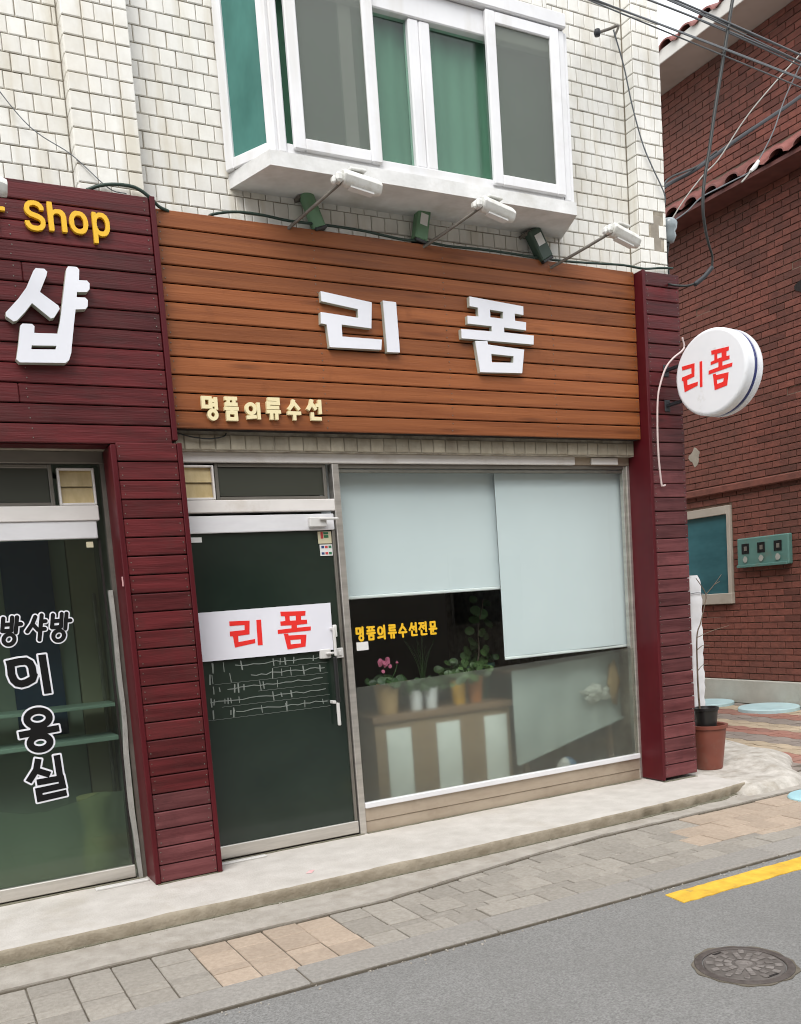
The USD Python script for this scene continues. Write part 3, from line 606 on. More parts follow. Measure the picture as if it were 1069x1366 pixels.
# ---------------------------------------------------------------- lettering
def O(cx, cy, rx, ry=None): 
    ry = ry or rx; t = np.linspace(0, 2*np.pi, 25); return [(cx+rx*math.cos(a), cy+ry*math.sin(a)) for a in t]
def R(x0, y0, x1, y1): return [(x0, y0), (x1, y0), (x1, y1), (x0, y1), (x0, y0), (x0+.01*(x1-x0), y0)]
GLYPH = {
 'myeong': [R(.06, .55, .50, .95), [(.84, 1), (.84, .42)], [(.50, .84), (.84, .84)], [(.50, .64), (.84, .64)], O(.60, .19, .23, .19)],
 'pum': [[(.06, .97), (.94, .97)], [(.30, .97), (.30, .70)], [(.70, .97), (.70, .70)], [(.06, .70), (.94, .70)], [(0, .50), (1, .50)], [(.5, .50), (.5, .36)], R(.22, .02, .78, .32)],
 'ui': [O(.36, .62, .30, .28), [(.02, .10), (.74, .16)], [(.92, 1), (.92, 0)]],
 'ryu': [[(.12, .98), (.86, .98), (.86, .79), (.14, .79), (.14, .58), (.90, .58)], [(0, .38), (1, .38)], [(.32, .38), (.32, 0)], [(.68, .38), (.68, 0)]],
 'su': [[(.52, 1), (.40, .74), (.10, .50)], [(.50, .86), (.90, .52)], [(0, .35), (1, .35)], [(.5, .35), (.5, 0)]],
 'seon': [[(.34, 1), (.24, .74), (.02, .48)], [(.28, .82), (.58, .50)], [(.86, 1), (.86, .30)], [(.58, .72), (.86, .72)], [(.30, .36), (.30, .05), (.92, .05)]],
 'jeon': [[(.04, .95), (.58, .95)], [(.32, .95), (.24, .70), (.02, .48)], [(.29, .78), (.60, .50)], [(.88, 1), (.88, .28)], [(.60, .74), (.88, .74)], [(.28, .34), (.28, .05), (.92, .05)]],
 'mun': [R(.20, .60, .80, .97), [(0, .42), (1, .42)], [(.5, .42), (.5, .24)], [(.20, .28), (.20, .03), (.86, .03)]],
 'bang': [[(.10, .98), (.07, .52), (.52, .52), (.54, 1)], [(.08, .75), (.53, .75)], [(.78, 1), (.74, .44)], [(.77, .74), (.99, .74)], O(.42, .20, .27, .19)],
 'sya': [[(.42, .95), (.28, .66), (.05, .40)], [(.30, .68), (.58, .44)], [(.74, 1), (.68, .05)], [(.72, .76), (.95, .76)], [(.70, .46), (.93, .46)]],
 'mi': [[(.0, .84), (.30, .88), (.46, .88), (.55, .82), (.59, .72), (.60, .50), (.68, .47)], [(.10, .85), (.09, .60), (.13, .46), (.20, .38), (.30, .35), (.42, .37), (.60, .45)], [(.86, 1), (.90, .06)]],
 'yong': [O(.52, .78, .27, .19), [(.40, .60), (.38, .46)], [(.62, .60), (.63, .46)], [(.02, .42), (1.0, .48)], O(.50, .18, .24, .17)],
 'sil': [[(.38, .97), (.30, .72), (.08, .46)], [(.31, .70), (.62, .56)], [(.84, 1), (.86, .46)], [(.28, .42), (.88, .44), (.90, .26), (.30, .22), (.31, .03), (.98, .08)]]}
def glyph(name, x0, x1, z0, z1, w, cap=2, slant=0.):
    g = unary_union([LineString([(x0+(x1-x0)*a+slant*(b-.5), z0+(z1-z0)*b) for a, b in s]).buffer(w/2, cap_style=cap, join_style=2 if cap == 2 else 1) for s in GLYPH[name]])
    return g
def P2(pts, holes=()): return Polygon(pts, [h for h in holes])
# salon lettering on the glass: white outline round a black core
def outlined(node, name, x0, x1, z0, z1, w, o, slant=0., cap=2):
    g = glyph(name, x0, x1, z0, z1, w, cap, slant)
    part(node, 'letter', extr(g.buffer(o, join_style=1).buffer(.002).buffer(-.002), YS+.009, .003), 'acrylic_white')
    part(node, 'letter_core', extr(g, YS+.0075, .002), 'letter_black')
for i, (nm, a, b, c, d) in enumerate((('sya', .300, .395, 1.455, 1.590), ('bang', .424, .522, 1.437, 1.578), ('sya', .549, .648, 1.445, 1.580), ('bang', .669, .770, 1.437, 1.580))):
    outlined(sd, nm, a, b, c, d, .0205, .0070, slant=.020, cap=1)
outlined(sd, 'mi', .432, .640, 1.150, 1.372, .038, .0095)
outlined(sd, 'yong', .448, .655, .868, 1.085, .035, .0095)
outlined(sd, 'sil', .455, .660, .600, .828, .033, .0095)
# yellow lettering on the shop window
for i, (nm, x0, x1) in enumerate((('myeong', 2.443, 2.512), ('pum', 2.519, 2.586), ('ui', 2.593, 2.658), ('ryu', 2.671, 2.736), ('su', 2.745, 2.811), ('seon', 2.821, 2.891), ('jeon', 2.893, 2.963), ('mun', 2.969, 3.034))):
    part(wp, 'yellow_letter', extr(glyph(nm, x0+.007, x1-.007, 1.294, 1.374, .0135, cap=1), YF+.0065, .003), 'yellow_letter')

# ---------------------------------------------------------------- brown timber signboard
sb = thing('wooden_signboard', 'wide orange-brown timber plank signboard with white raised letters over the shop window', 'signboard', (3.04, .06, 2.53))
part(sb, 'backing', box(1.394, 4.71, .012, .062, 2.535, 3.665), 'dark_gap')
zt = np.linspace(2.532, 3.672, 13)
for k in range(12):
    top = .0 if k < 11 else .0
    part(sb, 'plank', cbox(1.392, 4.712, -.004+RNG.uniform(-.0015, .0015), .012, zt[k]+.0035, zt[k+1]-.0035, .0045), 'cedar')
RI1 = [(2.308, 3.318), (2.634, 3.283), (2.618, 3.133), (2.426, 3.141), (2.424, 3.074), (2.684, 3.074), (2.674, 3.014), (2.338, 3.008), (2.330, 3.134), (2.294, 3.138), (2.298, 3.202), (2.537, 3.187), (2.538, 3.236), (2.308, 3.262)]
RI2 = [(2.708, 3.300), (2.797, 3.298), (2.800, 3.006), (2.714, 3.003)]
PO1 = [(3.322, 3.377), (3.730, 3.351), (3.728, 3.296), (3.660, 3.300), (3.660, 3.256), (3.746, 3.253), (3.742, 3.202), (3.570, 3.207), (3.570, 3.178), (3.802, 3.174), (3.796, 3.116), (3.246, 3.119), (3.246, 3.176), (3.476, 3.177), (3.476, 3.208), (3.298, 3.211), (3.298, 3.259), (3.381, 3.261), (3.381, 3.314), (3.320, 3.318)]
PO1H = [(3.470, 3.309), (3.570, 3.304), (3.566, 3.262), (3.470, 3.263)]
PO2 = [(3.345, 3.110), (3.437, 3.115), (3.440, 3.094), (3.719, 3.080), (3.692, 2.930), (3.369, 2.920)]
PO2H = [(3.460, 3.037), (3.632, 3.033), (3.628, 2.992), (3.462, 2.987)]
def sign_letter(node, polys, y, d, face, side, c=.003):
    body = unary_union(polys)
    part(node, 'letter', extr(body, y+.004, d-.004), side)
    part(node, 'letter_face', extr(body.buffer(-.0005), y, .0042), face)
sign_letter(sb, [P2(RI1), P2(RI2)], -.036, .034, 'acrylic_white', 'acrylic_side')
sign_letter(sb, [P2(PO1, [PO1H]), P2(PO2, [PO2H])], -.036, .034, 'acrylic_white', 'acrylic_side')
for nm, x0, x1, z0, z1 in (('myeong', 1.546, 1.654, 2.576, 2.710), ('pum', 1.668, 1.768, 2.576, 2.710), ('ui', 1.792, 1.890, 2.580, 2.690), ('ryu', 1.914, 2.016, 2.581, 2.714), ('su', 2.039, 2.139, 2.581, 2.714), ('seon', 2.164, 2.273, 2.588, 2.719)):
    part(sb, 'small_letter', extr(glyph(nm, x0+.009, x1-.009, z0+.009, z1-.009, .0195), -.026, .024), 'cream_letter')

# ---------------------------------------------------------------- maroon salon signboard
ms = thing('salon_signboard', 'dark maroon timber plank signboard with a white letter and yellow lettering', 'signboard', (.6, .06, 2.43))
part(ms, 'backing', box(-1.0, 1.362, -.036, .062, 2.436, 3.690), 'dark_gap')
zt = np.linspace(2.434, 3.700, 14)
for k in range(13):
    xj = [-1.0, 1.362] if k not in (2, 6, 8) else [-1.0, (.62, .45, .70)[(2, 6, 8).index(k)], 1.362]
    for a, b in zip(xj[:-1], xj[1:]):
        part(ms, 'plank', cbox(a+.001, b-.001, -.053+RNG.uniform(-.002, .002), -.036, zt[k]+.003, zt[k+1]-.003, .0045), 'maroon')
nails_later = list(zt)
part(ms, 'side_trim', cbox(1.3635, 1.391, -.062, .062, 2.458, 3.702, .003), 'maroon_trim')
part(ms, 'underside_board', box(-1.0, 1.03, -.034, .12, 2.4305, 2.4355), 'maroon_trim')
SY1 = [(.757, 3.268), (.797, 3.268), (.810, 3.255), (.804, 3.235), (.765, 3.155), (.845, 3.097), (.850, 3.082), (.818, 3.036), (.802, 3.032), (.722, 3.098), (.686, 3.054), (.644, 3.010), (.628, 3.004), (.596, 3.026), (.596, 3.045), (.661, 3.115), (.703, 3.170), (.744, 3.252)]
SY2 = [(.912, 3.292), (.954, 3.292), (.964, 3.280), (.958, 3.230), (.996, 3.231), (1.008, 3.218), (1.005, 3.190), (.990, 3.174), (.942, 3.170), (.938, 3.146), (.978, 3.147), (.991, 3.135), (.987, 3.105), (.974, 3.090), (.926, 3.085), (.910, 3.010), (.882, 2.870), (.868, 2.835), (.850, 2.820), (.634, 2.811), (.620, 2.825), (.640, 2.908), (.656, 2.988), (.667, 2.998), (.712, 2.999), (.722, 2.989), (.717, 2.957), (.826, 2.961), (.842, 3.012), (.856, 3.072), (.902, 3.278)]
SYH = [(.699, 2.896), (.814, 2.901), (.809, 2.884), (.695, 2.878)]
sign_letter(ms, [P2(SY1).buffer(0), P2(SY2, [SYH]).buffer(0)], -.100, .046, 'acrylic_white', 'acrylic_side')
for ch, x0, z0, z1, wd in (('r', .583, 3.457, 3.550, .066), ('S', .735, 3.455, 3.597, .097), ('h', .846, 3.463, 3.600, .086), ('o', .946, 3.463, 3.572, .090), ('p', 1.058, 3.428, 3.578, .086)):
    m = meshkit.text_mesh(ch, .13, .022, bold=True); v = m.vertices; lo, hi = v.min(0), v.max(0)
    v = (v-lo)/(hi-lo)*np.array([wd, z1-z0, .022])
    m.vertices = np.c_[x0+v[:, 0], -.055-v[:, 2], z0+v[:, 1]]
    part(ms, 'yellow_letter', m, 'yellow_letter')

# ---------------------------------------------------------------- maroon clad pillars
lp = thing('clad_pillar', 'maroon plank-clad pillar between the two shop doors', 'pillar', (1.21, 0, .075))
part(lp, 'core', box(1.046, 1.392, -.048, .0495, .078, 2.430), 'dark_gap')
zt = np.linspace(.078, 2.443, 25)
for k in range(24):
    part(lp, 'plank', cbox(1.0595, 1.3795, -.066+RNG.uniform(-.002, .002), -.048, zt[k]+.003, zt[k+1]-.003, .0045), 'maroon_worn' if k < 5 else 'maroon')
def nails(node, xs_, zs_, y):
    ms = []
    for x in xs_:
        for z in zs_:
            for dz in (.022, -.022):
                m = trimesh.creation.cylinder(.0033, .003, sections=6); m.apply_transform(trimesh.transformations.rotation_matrix(math.pi/2, (1, 0, 0))); m.apply_translation((x+RNG.uniform(-.006, .006), y-.0005, z+dz+RNG.uniform(-.005, .005))); ms.append(m)
    part(node, 'nail_heads', cat_(ms), 'rod_grey', kind='stuff')
mid = lambda zt: [(a+b)/2 for a, b in zip(zt[:-1], zt[1:])]
nails(lp, (1.078, 1.362), mid(zt), -.0665)
part(lp, 'corner_board', cbox(1.030, 1.0585, -.073, .140, .0765, 2.4295, .004), 'maroon_trim')
part(lp, 'edge_strip', cbox(1.3805, 1.4065, -.072, .110, .0765, 2.443, .003), 'maroon_trim')
part(lp, 'small_sticker', cat_([box(1.0265, 1.0295, -.05, -.03, 1.70, 1.75)]), 'litter_pink')
nails(ms, (.66, 1.335), mid(nails_later), -.0535)
nails(sb, (1.42, 2.30, 3.16, 3.98, 4.685), mid(list(np.linspace(2.532, 3.672, 13))), -.0045)
rp = thing('clad_pillar', 'tall faded maroon plank-clad pillar at the alley corner', 'pillar', (4.89, 0, .075))
part(rp, 'core', box(4.742, 5.040, -.060, .078, .10, 3.655), 'dark_gap')
zt = np.linspace(.098, 3.658, 38)
for k in range(37):
    part(rp, 'plank', cbox(4.7415+RNG.uniform(0, .002), 5.054+RNG.uniform(-.003, .002), -.079+RNG.uniform(-.0025, .0025), -.060, zt[k]+.0028, zt[k+1]-.0028, .0045), 'maroon_worn' if k < 26 else 'maroon')
nails(rp, (4.757, 5.030), mid(zt), -.0795)
part(rp, 'corner_board', cbox(4.713, 4.7405, -.085, .230, .085, 3.662, .004), 'maroon_trim')
part(rp, 'end_board', cbox(5.0405, 5.0535, -.058, .078, .10, 3.655, .003), 'maroon_trim')

# ---------------------------------------------------------------- banner on the door
bn = thing('door_banner', 'white rectangular banner with red lettering stuck across the shop door', 'banner', (1.87, YF, 1.26))
part(bn, 'sheet', extr(P2([(1.459, 1.534), (2.286, 1.541), (2.282, 1.254), (1.463, 1.254)]), YF-.006, .012), 'banner_white')
BR = [P2([(1.641, 1.474), (1.764, 1.469), (1.756, 1.390), (1.686, 1.386), (1.686, 1.350), (1.787, 1.360), (1.786, 1.336), (1.661, 1.320), (1.655, 1.386), (1.638, 1.387), (1.639, 1.415), (1.729, 1.417), (1.731, 1.446), (1.641, 1.447)]), P2([(1.805, 1.470), (1.834, 1.470), (1.831, 1.321), (1.801, 1.321)])]
BP = [P2([(1.958, 1.508), (2.119, 1.502), (2.115, 1.475), (2.087, 1.474), (2.085, 1.451), (2.123, 1.449), (2.123, 1.425), (2.056, 1.422), (2.055, 1.406), (2.145, 1.407), (2.143, 1.383), (1.932, 1.378), (1.932, 1.402), (2.020, 1.405), (2.022, 1.423), (1.953, 1.425), (1.953, 1.450), (1.985, 1.452), (1.985, 1.479), (1.960, 1.482)], [[(2.014, 1.479), (2.055, 1.478), (2.053, 1.450), (2.014, 1.451)]]),
      P2([(1.968, 1.376), (1.996, 1.375), (1.998, 1.364), (2.112, 1.360), (2.100, 1.289), (1.984, 1.281)], [[(2.007, 1.336), (2.074, 1.335), (2.073, 1.310), (2.007, 1.310)]])]
for g in (BR, BP): part(bn, 'red_letter', extr(unary_union(g), YF-.0075, .003), 'red_letter')

# ---------------------------------------------------------------- round blade sign
A_ = -1.43; E1 = np.array([math.cos(A_), math.sin(A_), 0]); NN = np.array([-math.sin(A_), math.cos(A_), 0]); DC = np.array([4.878, -.50, 2.885])
def disc_tr(m):   # local: x = right in the face, y = up, z = away from the viewer
    v = m.vertices.copy(); m.vertices = DC+v[:, :1]*E1+v[:, 1:2]*np.array([0, 0, 1.0])+v[:, 2:3]*NN
    m.fix_normals(); return m
bs = thing('round_sign', 'round white double-shell blade sign with red lettering on the maroon corner pillar', 'sign', (4.9, -.08, 2.885))
def shell(z0, z1, dome):
    if dome < 0: pr_ = [(0, z0), (.256, z0), (.269, z0+.004), (.277, z0+.013), (.280, z0+.026), (.280, z1), (0, z1)]
    else: pr_ = [(0, z0), (.280, z0), (.280, z1-.045), (.274, z1-.022), (.258, z1-.006), (.235, z1), (0, z1)]
    return disc_tr(lathe(pr_, 56))
part(bs, 'front_shell', shell(0, .085, -1), 'disc_white', smooth=35)
part(bs, 'navy_band', disc_tr(lathe([(0, .0855), (.273, .0855), (.273, .1245), (0, .1245)], 56)), 'navy', smooth=35)
part(bs, 'rear_shell', shell(.125, .210, 1), 'disc_white', smooth=35)
DL = dict(ri=[[(-.217, .085), (-.115, .084), (-.120, -.002), (-.179, -.011), (-.178, -.046), (-.094, -.042), (-.097, -.066), (-.202, -.087), (-.210, -.012), (-.222, -.006), (-.219, .014), (-.141, .022), (-.142, .059), (-.215, .060)]], i=[[(-.075, .084), (-.055, .083), (-.059, -.082), (-.078, -.082)]],
 po=[[(.018, .131), (.152, .124), (.150, .100), (.133, .099), (.132, .069), (.155, .067), (.154, .045), (.100, .042), (.099, .016), (.175, .017), (.170, -.005), (-.008, -.016), (-.005, .008), (.069, .014), (.070, .046), (.011, .041), (.012, .061), (.040, .064), (.041, .103), (.020, .104)], [(.063, .101), (.097, .100), (.096, .070), (.062, .069)]],
 m=[[(.025, -.022), (.047, -.022), (.049, -.033), (.144, -.036), (.130, -.116), (.035, -.126)], [(.053, -.064), (.107, -.064), (.101, -.087), (.055, -.091)]])
for ks in (('ri', 'i'), ('po', 'm')):
    ms_ = [trimesh.creation.extrude_polygon(P2(DL[k][0], DL[k][1:]), .003, engine='earcut') for k in ks]
    mm_ = cat_(ms_); mm_.apply_translation([0, 0, -.0025]); part(bs, 'red_letter', disc_tr(mm_), 'red_letter')
part(bs, 'bracket', cat_([cbox(4.885, 4.905, -.24, -.072, 2.985, 3.008, .003), cbox(4.870, 4.920, -.088, -.0795, 2.955, 3.035, .003)]), 'iron_black')
part(bs, 'bracket', cat_([cbox(4.885, 4.905, -.24, -.072, 2.745, 2.768, .003), cbox(4.870, 4.920, -.088, -.0795, 2.715, 2.795, .003)]), 'iron_black')
part(bs, 'rim_bar', tube([DC+NN*.06+E1*-.287*math.cos(t)+np.array([0, 0, .287*math.sin(t)]) for t in np.linspace(-.65, .55, 9)], .013, 6), 'iron_black', smooth=True)
top_mesh('sign_cable', tube([(4.935, -.21, 3.19), (4.955, -.20, 3.12), (4.86, -.19, 3.05), (4.80, -.18, 2.985), (4.755, -.17, 2.88), (4.735, -.16, 2.78), (4.73, -.15, 2.58), (4.75, -.13, 2.38), (4.785, -.11, 2.215), (4.80, -.105, 2.198), (4.83, -.10, 2.203)], .0068, 6), 'cable_pink', 'loose pinkish white cable hanging from the round sign', 'cable', smooth=True)

# ---------------------------------------------------------------- sign lamps, ballast boxes
def lamp_at(anchor, head, name='sign_lamp', first=None, **kw): pass
L0 = thing('sign_lamp', 'white sign lamp on a thin grey arm above the first white sign letter', 'lamp', (2.14, -.02, 3.665), 'sign lamps over the signboards')
def lamp_parts(t, b, arm, L=.225):
    b = np.array(b); h = b+np.array(arm)
    part(t, 'arm', tube([b+(0, .05, -.02), b+np.array(arm)*.5+(0, 0, -.012), h], .0095, 7), 'rod_grey', smooth=True)
    part(t, 'knuckle', cat_([cbox(h[0]-.055, h[0]-.012, h[1]-.03, h[1]+.03, h[2]-.02, h[2]+.03, .012), cbox(h[0]-.075, h[0]-.05, h[1]-.02, h[1]+.02, h[2]-.03, h[2]+.012, .01)]), 'lamp_white')
    x0 = h[0]-.012
    prof = [(math.cos(a)*(.045 if math.sin(a) < 0 else .050), math.sin(a)*.043) for a in np.linspace(0, 2*np.pi, 20, endpoint=False)]
    ends = [(0, .80), (.012, 1.), (L*.9, .96), (L, .82)]
    part(t, 'housing', hull([(x0+ex, h[1]+a*s, h[2]+.012+c*s-ex*.14) for ex, s in ends for a, c in prof]), 'lamp_white', smooth=35)
    part(t, 'top_clip', cbox(x0+.04, x0+.14, h[1]-.03, h[1]+.03, h[2]+.048, h[2]+.062, .004), 'lamp_white')
    part(t, 'lens', hull([(x0+ex, h[1]+yy, h[2]-.0355-ex*.14+q) for ex in (.04, L*.80) for yy in (-.022, .022) for q in (0, .01)]), 'label_white')
lamp_parts(L0, (2.14, -.02, 3.665), (.215, -.33, .135))
copy_of(L0, 'sign_lamp', 'white sign lamp on a thin grey arm above the second white sign letter', 'lamp', (3.020, -.02, 3.662), 'sign lamps over the signboards', (0, 3, 2))
copy_of(L0, 'sign_lamp', 'white sign lamp on a long grey arm beside the white tiled corner', 'lamp', (3.985, -.03, 3.640), 'sign lamps over the signboards', (0, 6, 2))
copy_of(L0, 'sign_lamp', 'white sign lamp cut by the left edge above the yellow lettering', 'lamp', (.190, -.08, 3.40), 'sign lamps over the signboards', (0, 3, 0))
def tilt_box(c, sx, sy, sz, tilt, yaw=0, ch=.008):
    m = cbox(-sx/2, sx/2, -sy/2, sy/2, -sz/2, sz/2, ch)
    m.apply_transform(trimesh.transformations.euler_matrix(0, tilt, yaw)); m.apply_translation(c); return m
def ballast(name, label, c, tilt, mat, lab, round_=False, s=(.085, .07, .19)):
    t = thing(name, label, 'ballast box', c, 'lamp ballast boxes on the wall under the bay window')
    if round_:
        m = trimesh.creation.cylinder(.043, s[2], sections=24); m.apply_transform(trimesh.transformations.euler_matrix(0, tilt, 0)); m.apply_translation(c)
        part(t, 'casing', m, mat, smooth=40)
    else: part(t, 'casing', tilt_box(c, *s, tilt), mat)
    dx, dz = math.sin(tilt), math.cos(tilt); c = np.array(c)
    part(t, 'end_cap', tilt_box(c-np.array([dx, 0, dz])*(s[2]/2+.006), s[0]*.92, s[1]*.92, .02, tilt, ch=.004), 'black_plastic')
    part(t, 'wall_clamp', tilt_box(c+np.array([dx, 0, dz])*(s[2]/2-.004)+(0, .03, 0), s[0]*1.25, s[1]*1.1, .022, tilt, ch=.003), 'rod_grey')
    if lab: part(t, 'label_plate', tilt_box(c+np.array([dx, 0, dz])*.025+(0, -s[1]/2-.001, 0), s[0]*.6, .003, s[2]*.36, tilt, ch=.001), 'label_white')
ballast('ballast_box', 'light green rounded ballast box clamped beside the first sign lamp', (2.318, .015, 3.775), -.36, 'ballast_green', False, True)
ballast('ballast_box', 'green square ballast box with a white label under the middle of the bay window', (3.035, .015, 3.782), .22, 'ballast_green', True)
ballast('ballast_box', 'dark green ballast box tilted left with a pale label', (3.905, .000, 3.762), -.52, 'ballast_dark', True, s=(.10, .07, .20))

# ---------------------------------------------------------------- loose wires along the signs
top_mesh('signboard_wire', tube([(1.055, -.03, 3.70), (1.12, -.05, 3.722), (1.20, -.06, 3.735), (1.294, -.06, 3.733), (1.367, -.05, 3.70), (1.42, -.02, 3.672), (1.475, .0, 3.662)], .0085, 6), 'cable_green', 'dark green wire looping over the corner of the maroon signboard', 'wire', smooth=True)
top_mesh('signboard_wire', tube([(1.70, .03, 3.665), (1.72, .02, 3.684), (1.846, .015, 3.712), (1.998, .01, 3.714), (2.174, .005, 3.700), (2.36, .0, 3.702), (2.60, .0, 3.700), (2.75, .0, 3.690), (2.895, .0, 3.680), (3.03, .0, 3.686), (3.21, 0, 3.678), (3.45, 0, 3.684), (3.66, 0, 3.684), (3.90, 0, 3.680), (4.14, 0, 3.683), (4.36, -.01, 3.690), (4.59, -.03, 3.695), (4.76, -.05, 3.682), (4.90, -.05, 3.700), (5.03, -.05, 3.712)], .0075, 6, 5), 'cable_green', 'long dark wire lying along the top of the brown signboard', 'wire', smooth=True)
top_mesh('signboard_wire', tube([(1.415, .05, 2.520), (1.50, .045, 2.498), (1.60, .045, 2.490), (1.68, .05, 2.505), (1.70, .055, 2.525)], .004, 5), 'cable_black', 'thin black wire drooping below the left end of the brown signboard', 'wire', smooth=True)
top_mesh('wall_wire', tube([(.34, .05, 4.66), (.55, .045, 4.36), (.80, .04, 4.02), (1.00, -.03, 3.86), (1.16, -.045, 3.72), (1.25, -.05, 3.70)], .0028, 5), 'cable_grey', 'thin grey wire slanting down the white tiles at the left', 'wire', smooth=True)
top_mesh('wall_wire', tube([(4.535, -.10, 5.15), (4.62, -.09, 4.95), (4.70, -.07, 4.72), (4.80, -.05, 4.50), (4.88, -.05, 4.36), (4.98, -.05, 4.20), (5.02, .0, 4.12)], .005, 5), 'cable_grey', 'grey wire running down the tiled corner pilaster', 'wire', smooth=True)
wb = thing('wire_bracket', 'short steel wire bracket sticking out near the top of the white tiles', 'bracket', (4.40, .07, 5.05))
part(wb, 'rod', tube([(4.70, .07, 5.24), (4.486, -.20, 5.108), (4.40, -.20, 5.07), (4.318, -.20, 5.034)], .009, 6), 'rod_grey', smooth=True)
part(wb, 'insulator_knob', lathe([(0, -.02), (.018, -.018), (.022, 0), (.018, .018), (0, .02)], 14, (4.308, -.20, 5.03)), 'iron_black', smooth=True)
ins = thing('cable_insulator', 'grey porcelain cable insulator at the corner of the white tiled building', 'insulator', (5.10, .05, 4.0))
part(ins, 'body', lathe([(0, -.085), (.035, -.08), (.052, -.04), (.044, -.01), (.058, .01), (.062, .05), (.045, .075), (0, .085)], 24, (5.105, .05, 4.01)), 'porcelain', smooth=True)
part(ins, 'bracket', cbox(5.0, 5.10, .04, .07, 3.90, 3.93, .004), 'iron_black')

# ---------------------------------------------------------------- overhead cables
pw = [((3.6, -.30, 5.145), (4.46, -.30, 5.135), (6.6, -.36, 4.965)), ((3.9, -.25, 5.20), (4.88, -.29, 5.087), (6.6, -.36, 4.89)), ((3.7, -.30, 5.30), (4.82, -.30, 5.285), (6.6, -.36, 5.045)), ((3.9, -.30, 5.34), (4.90, -.30, 5.300), (6.6, -.33, 5.130)), ((3.9, -.30, 5.37), (5.10, -.30, 5.270), (6.6, -.30, 5.165)), ((3.9, -.30, 5.17), (4.70, -.32, 5.105), (6.6, -.4, 4.925)), ((3.9, -.2, 5.36), (5.2, -.25, 5.262), (6.6, -.3, 5.110)), ((3.9, -.2, 5.33), (5.0, -.25, 5.272), (6.6, -.3, 5.075))]
words = ['lowest dark cable of the overhead bundle crossing the right roof', 'second lowest cable of the overhead bundle', 'cable starting above the corner pilaster in the overhead bundle', 'fifth overhead cable counted from the bottom', 'topmost cable of the overhead bundle at the right roof edge', 'thin cable twisted round the lowest overhead cable', 'second highest cable of the overhead bundle', 'middle cable of the upper overhead bundle']
for i, (a, b, c) in enumerate(pw):
    top_mesh('overhead_cable', tube([a, b, c], .0046 if i % 3 else .0065, 5, 10), 'cable_grey', words[i], 'cable', 'overhead cables between the building and the street', smooth=True)
top_mesh('service_cable', tube([(5.46, -.30, 5.55), (5.343, -.30, 5.113), (5.232, -.30, 4.71), (5.16, -.30, 4.42), (5.102, -.30, 4.208), (5.079, -.30, 4.036), (5.105, -.29, 3.90), (5.145, -.28, 3.80), (5.195, -.26, 3.735), (5.200, -.25, 3.665)], [.012, .012, .012, .010, .008, .008], 7), 'cable_black', 'thick dark service cable hanging down and hooking back at the alley corner', 'cable', smooth=True)
top_mesh('cable_end', tube([(5.200, -.25, 3.668), (5.13, -.24, 3.600), (5.05, -.23, 3.545)], .016, 7), 'iron_black', 'black taped cable end hooked beside the tiled corner', 'cable', smooth=True)
top_mesh('looped_cable', tube([(5.045, -.23, 3.548), (4.99, -.2, 3.540), (4.93, -.12, 3.57), (5.08, .03, 3.66), (5.075, .05, 3.80), (5.10, .05, 3.93)], .008, 6), 'cable_black', 'black cable looped up to the porcelain insulator', 'cable', smooth=True)
top_mesh('service_cable', tube([(5.02, .10, 4.16), (5.52, .5, 4.543), (5.875, .5, 4.733), (6.344, .5, 5.031), (6.745, .5, 5.27), (7.107, .5, 5.492), (8.2, .5, 6.2)], .015, 7), 'iron_black', 'thick black cable rising to the right in front of the upper brick wall', 'cable', smooth=True)
top_mesh('service_cable', tube([(5.06, .05, 4.30), (5.4, .3, 4.52), (5.875, .5, 4.75), (6.1, .5, 4.90)], .008, 5), 'cable_black', 'thin black cable just above the thick black one by the brick wall', 'cable', smooth=True)
top_mesh('drop_wire', tube([(5.10, .03, 4.06), (5.22, 0, 4.22), (5.40, 0, 4.40), (5.578, 0, 4.55), (5.85, 0, 4.86), (6.1, -.05, 5.12), (6.6, -.15, 5.6)], .005, 5), 'rope_white', 'pale wire rising from the insulator to the upper right', 'wire', smooth=True)
top_mesh('drop_wire', tube([(5.10, .03, 4.05), (5.24, 0, 4.14), (5.378, 0, 4.25), (5.60, 0, 4.36), (5.885, 0, 4.496)], .005, 5), 'cable_grey', 'grey wire between the insulator and the white strain clamp', 'wire', smooth=True)
sc = thing('strain_clamp', 'small white cable strain clamp under the tiled ledge', 'cable clamp', (5.93, 0, 4.54))
part(sc, 'clamp_body', tube([(5.895, 0, 4.505), (5.945, 0, 4.545), (5.985, 0, 4.592)], [.012, .018, .013], 8), 'label_white', smooth=True)
part(sc, 'tail_rope', tube([(5.895, 0, 4.505), (5.85, 0, 4.46), (5.80, 0, 4.415)], .007, 5), 'rope_white', smooth=True)
part(sc, 'upper_wire', tube([(5.985, 0, 4.592), (6.15, 0, 4.82), (6.3, 0, 5.1), (6.45, -.1, 5.45), (6.6, -.2, 5.9)], .005, 5), 'cable_grey', smooth=True)

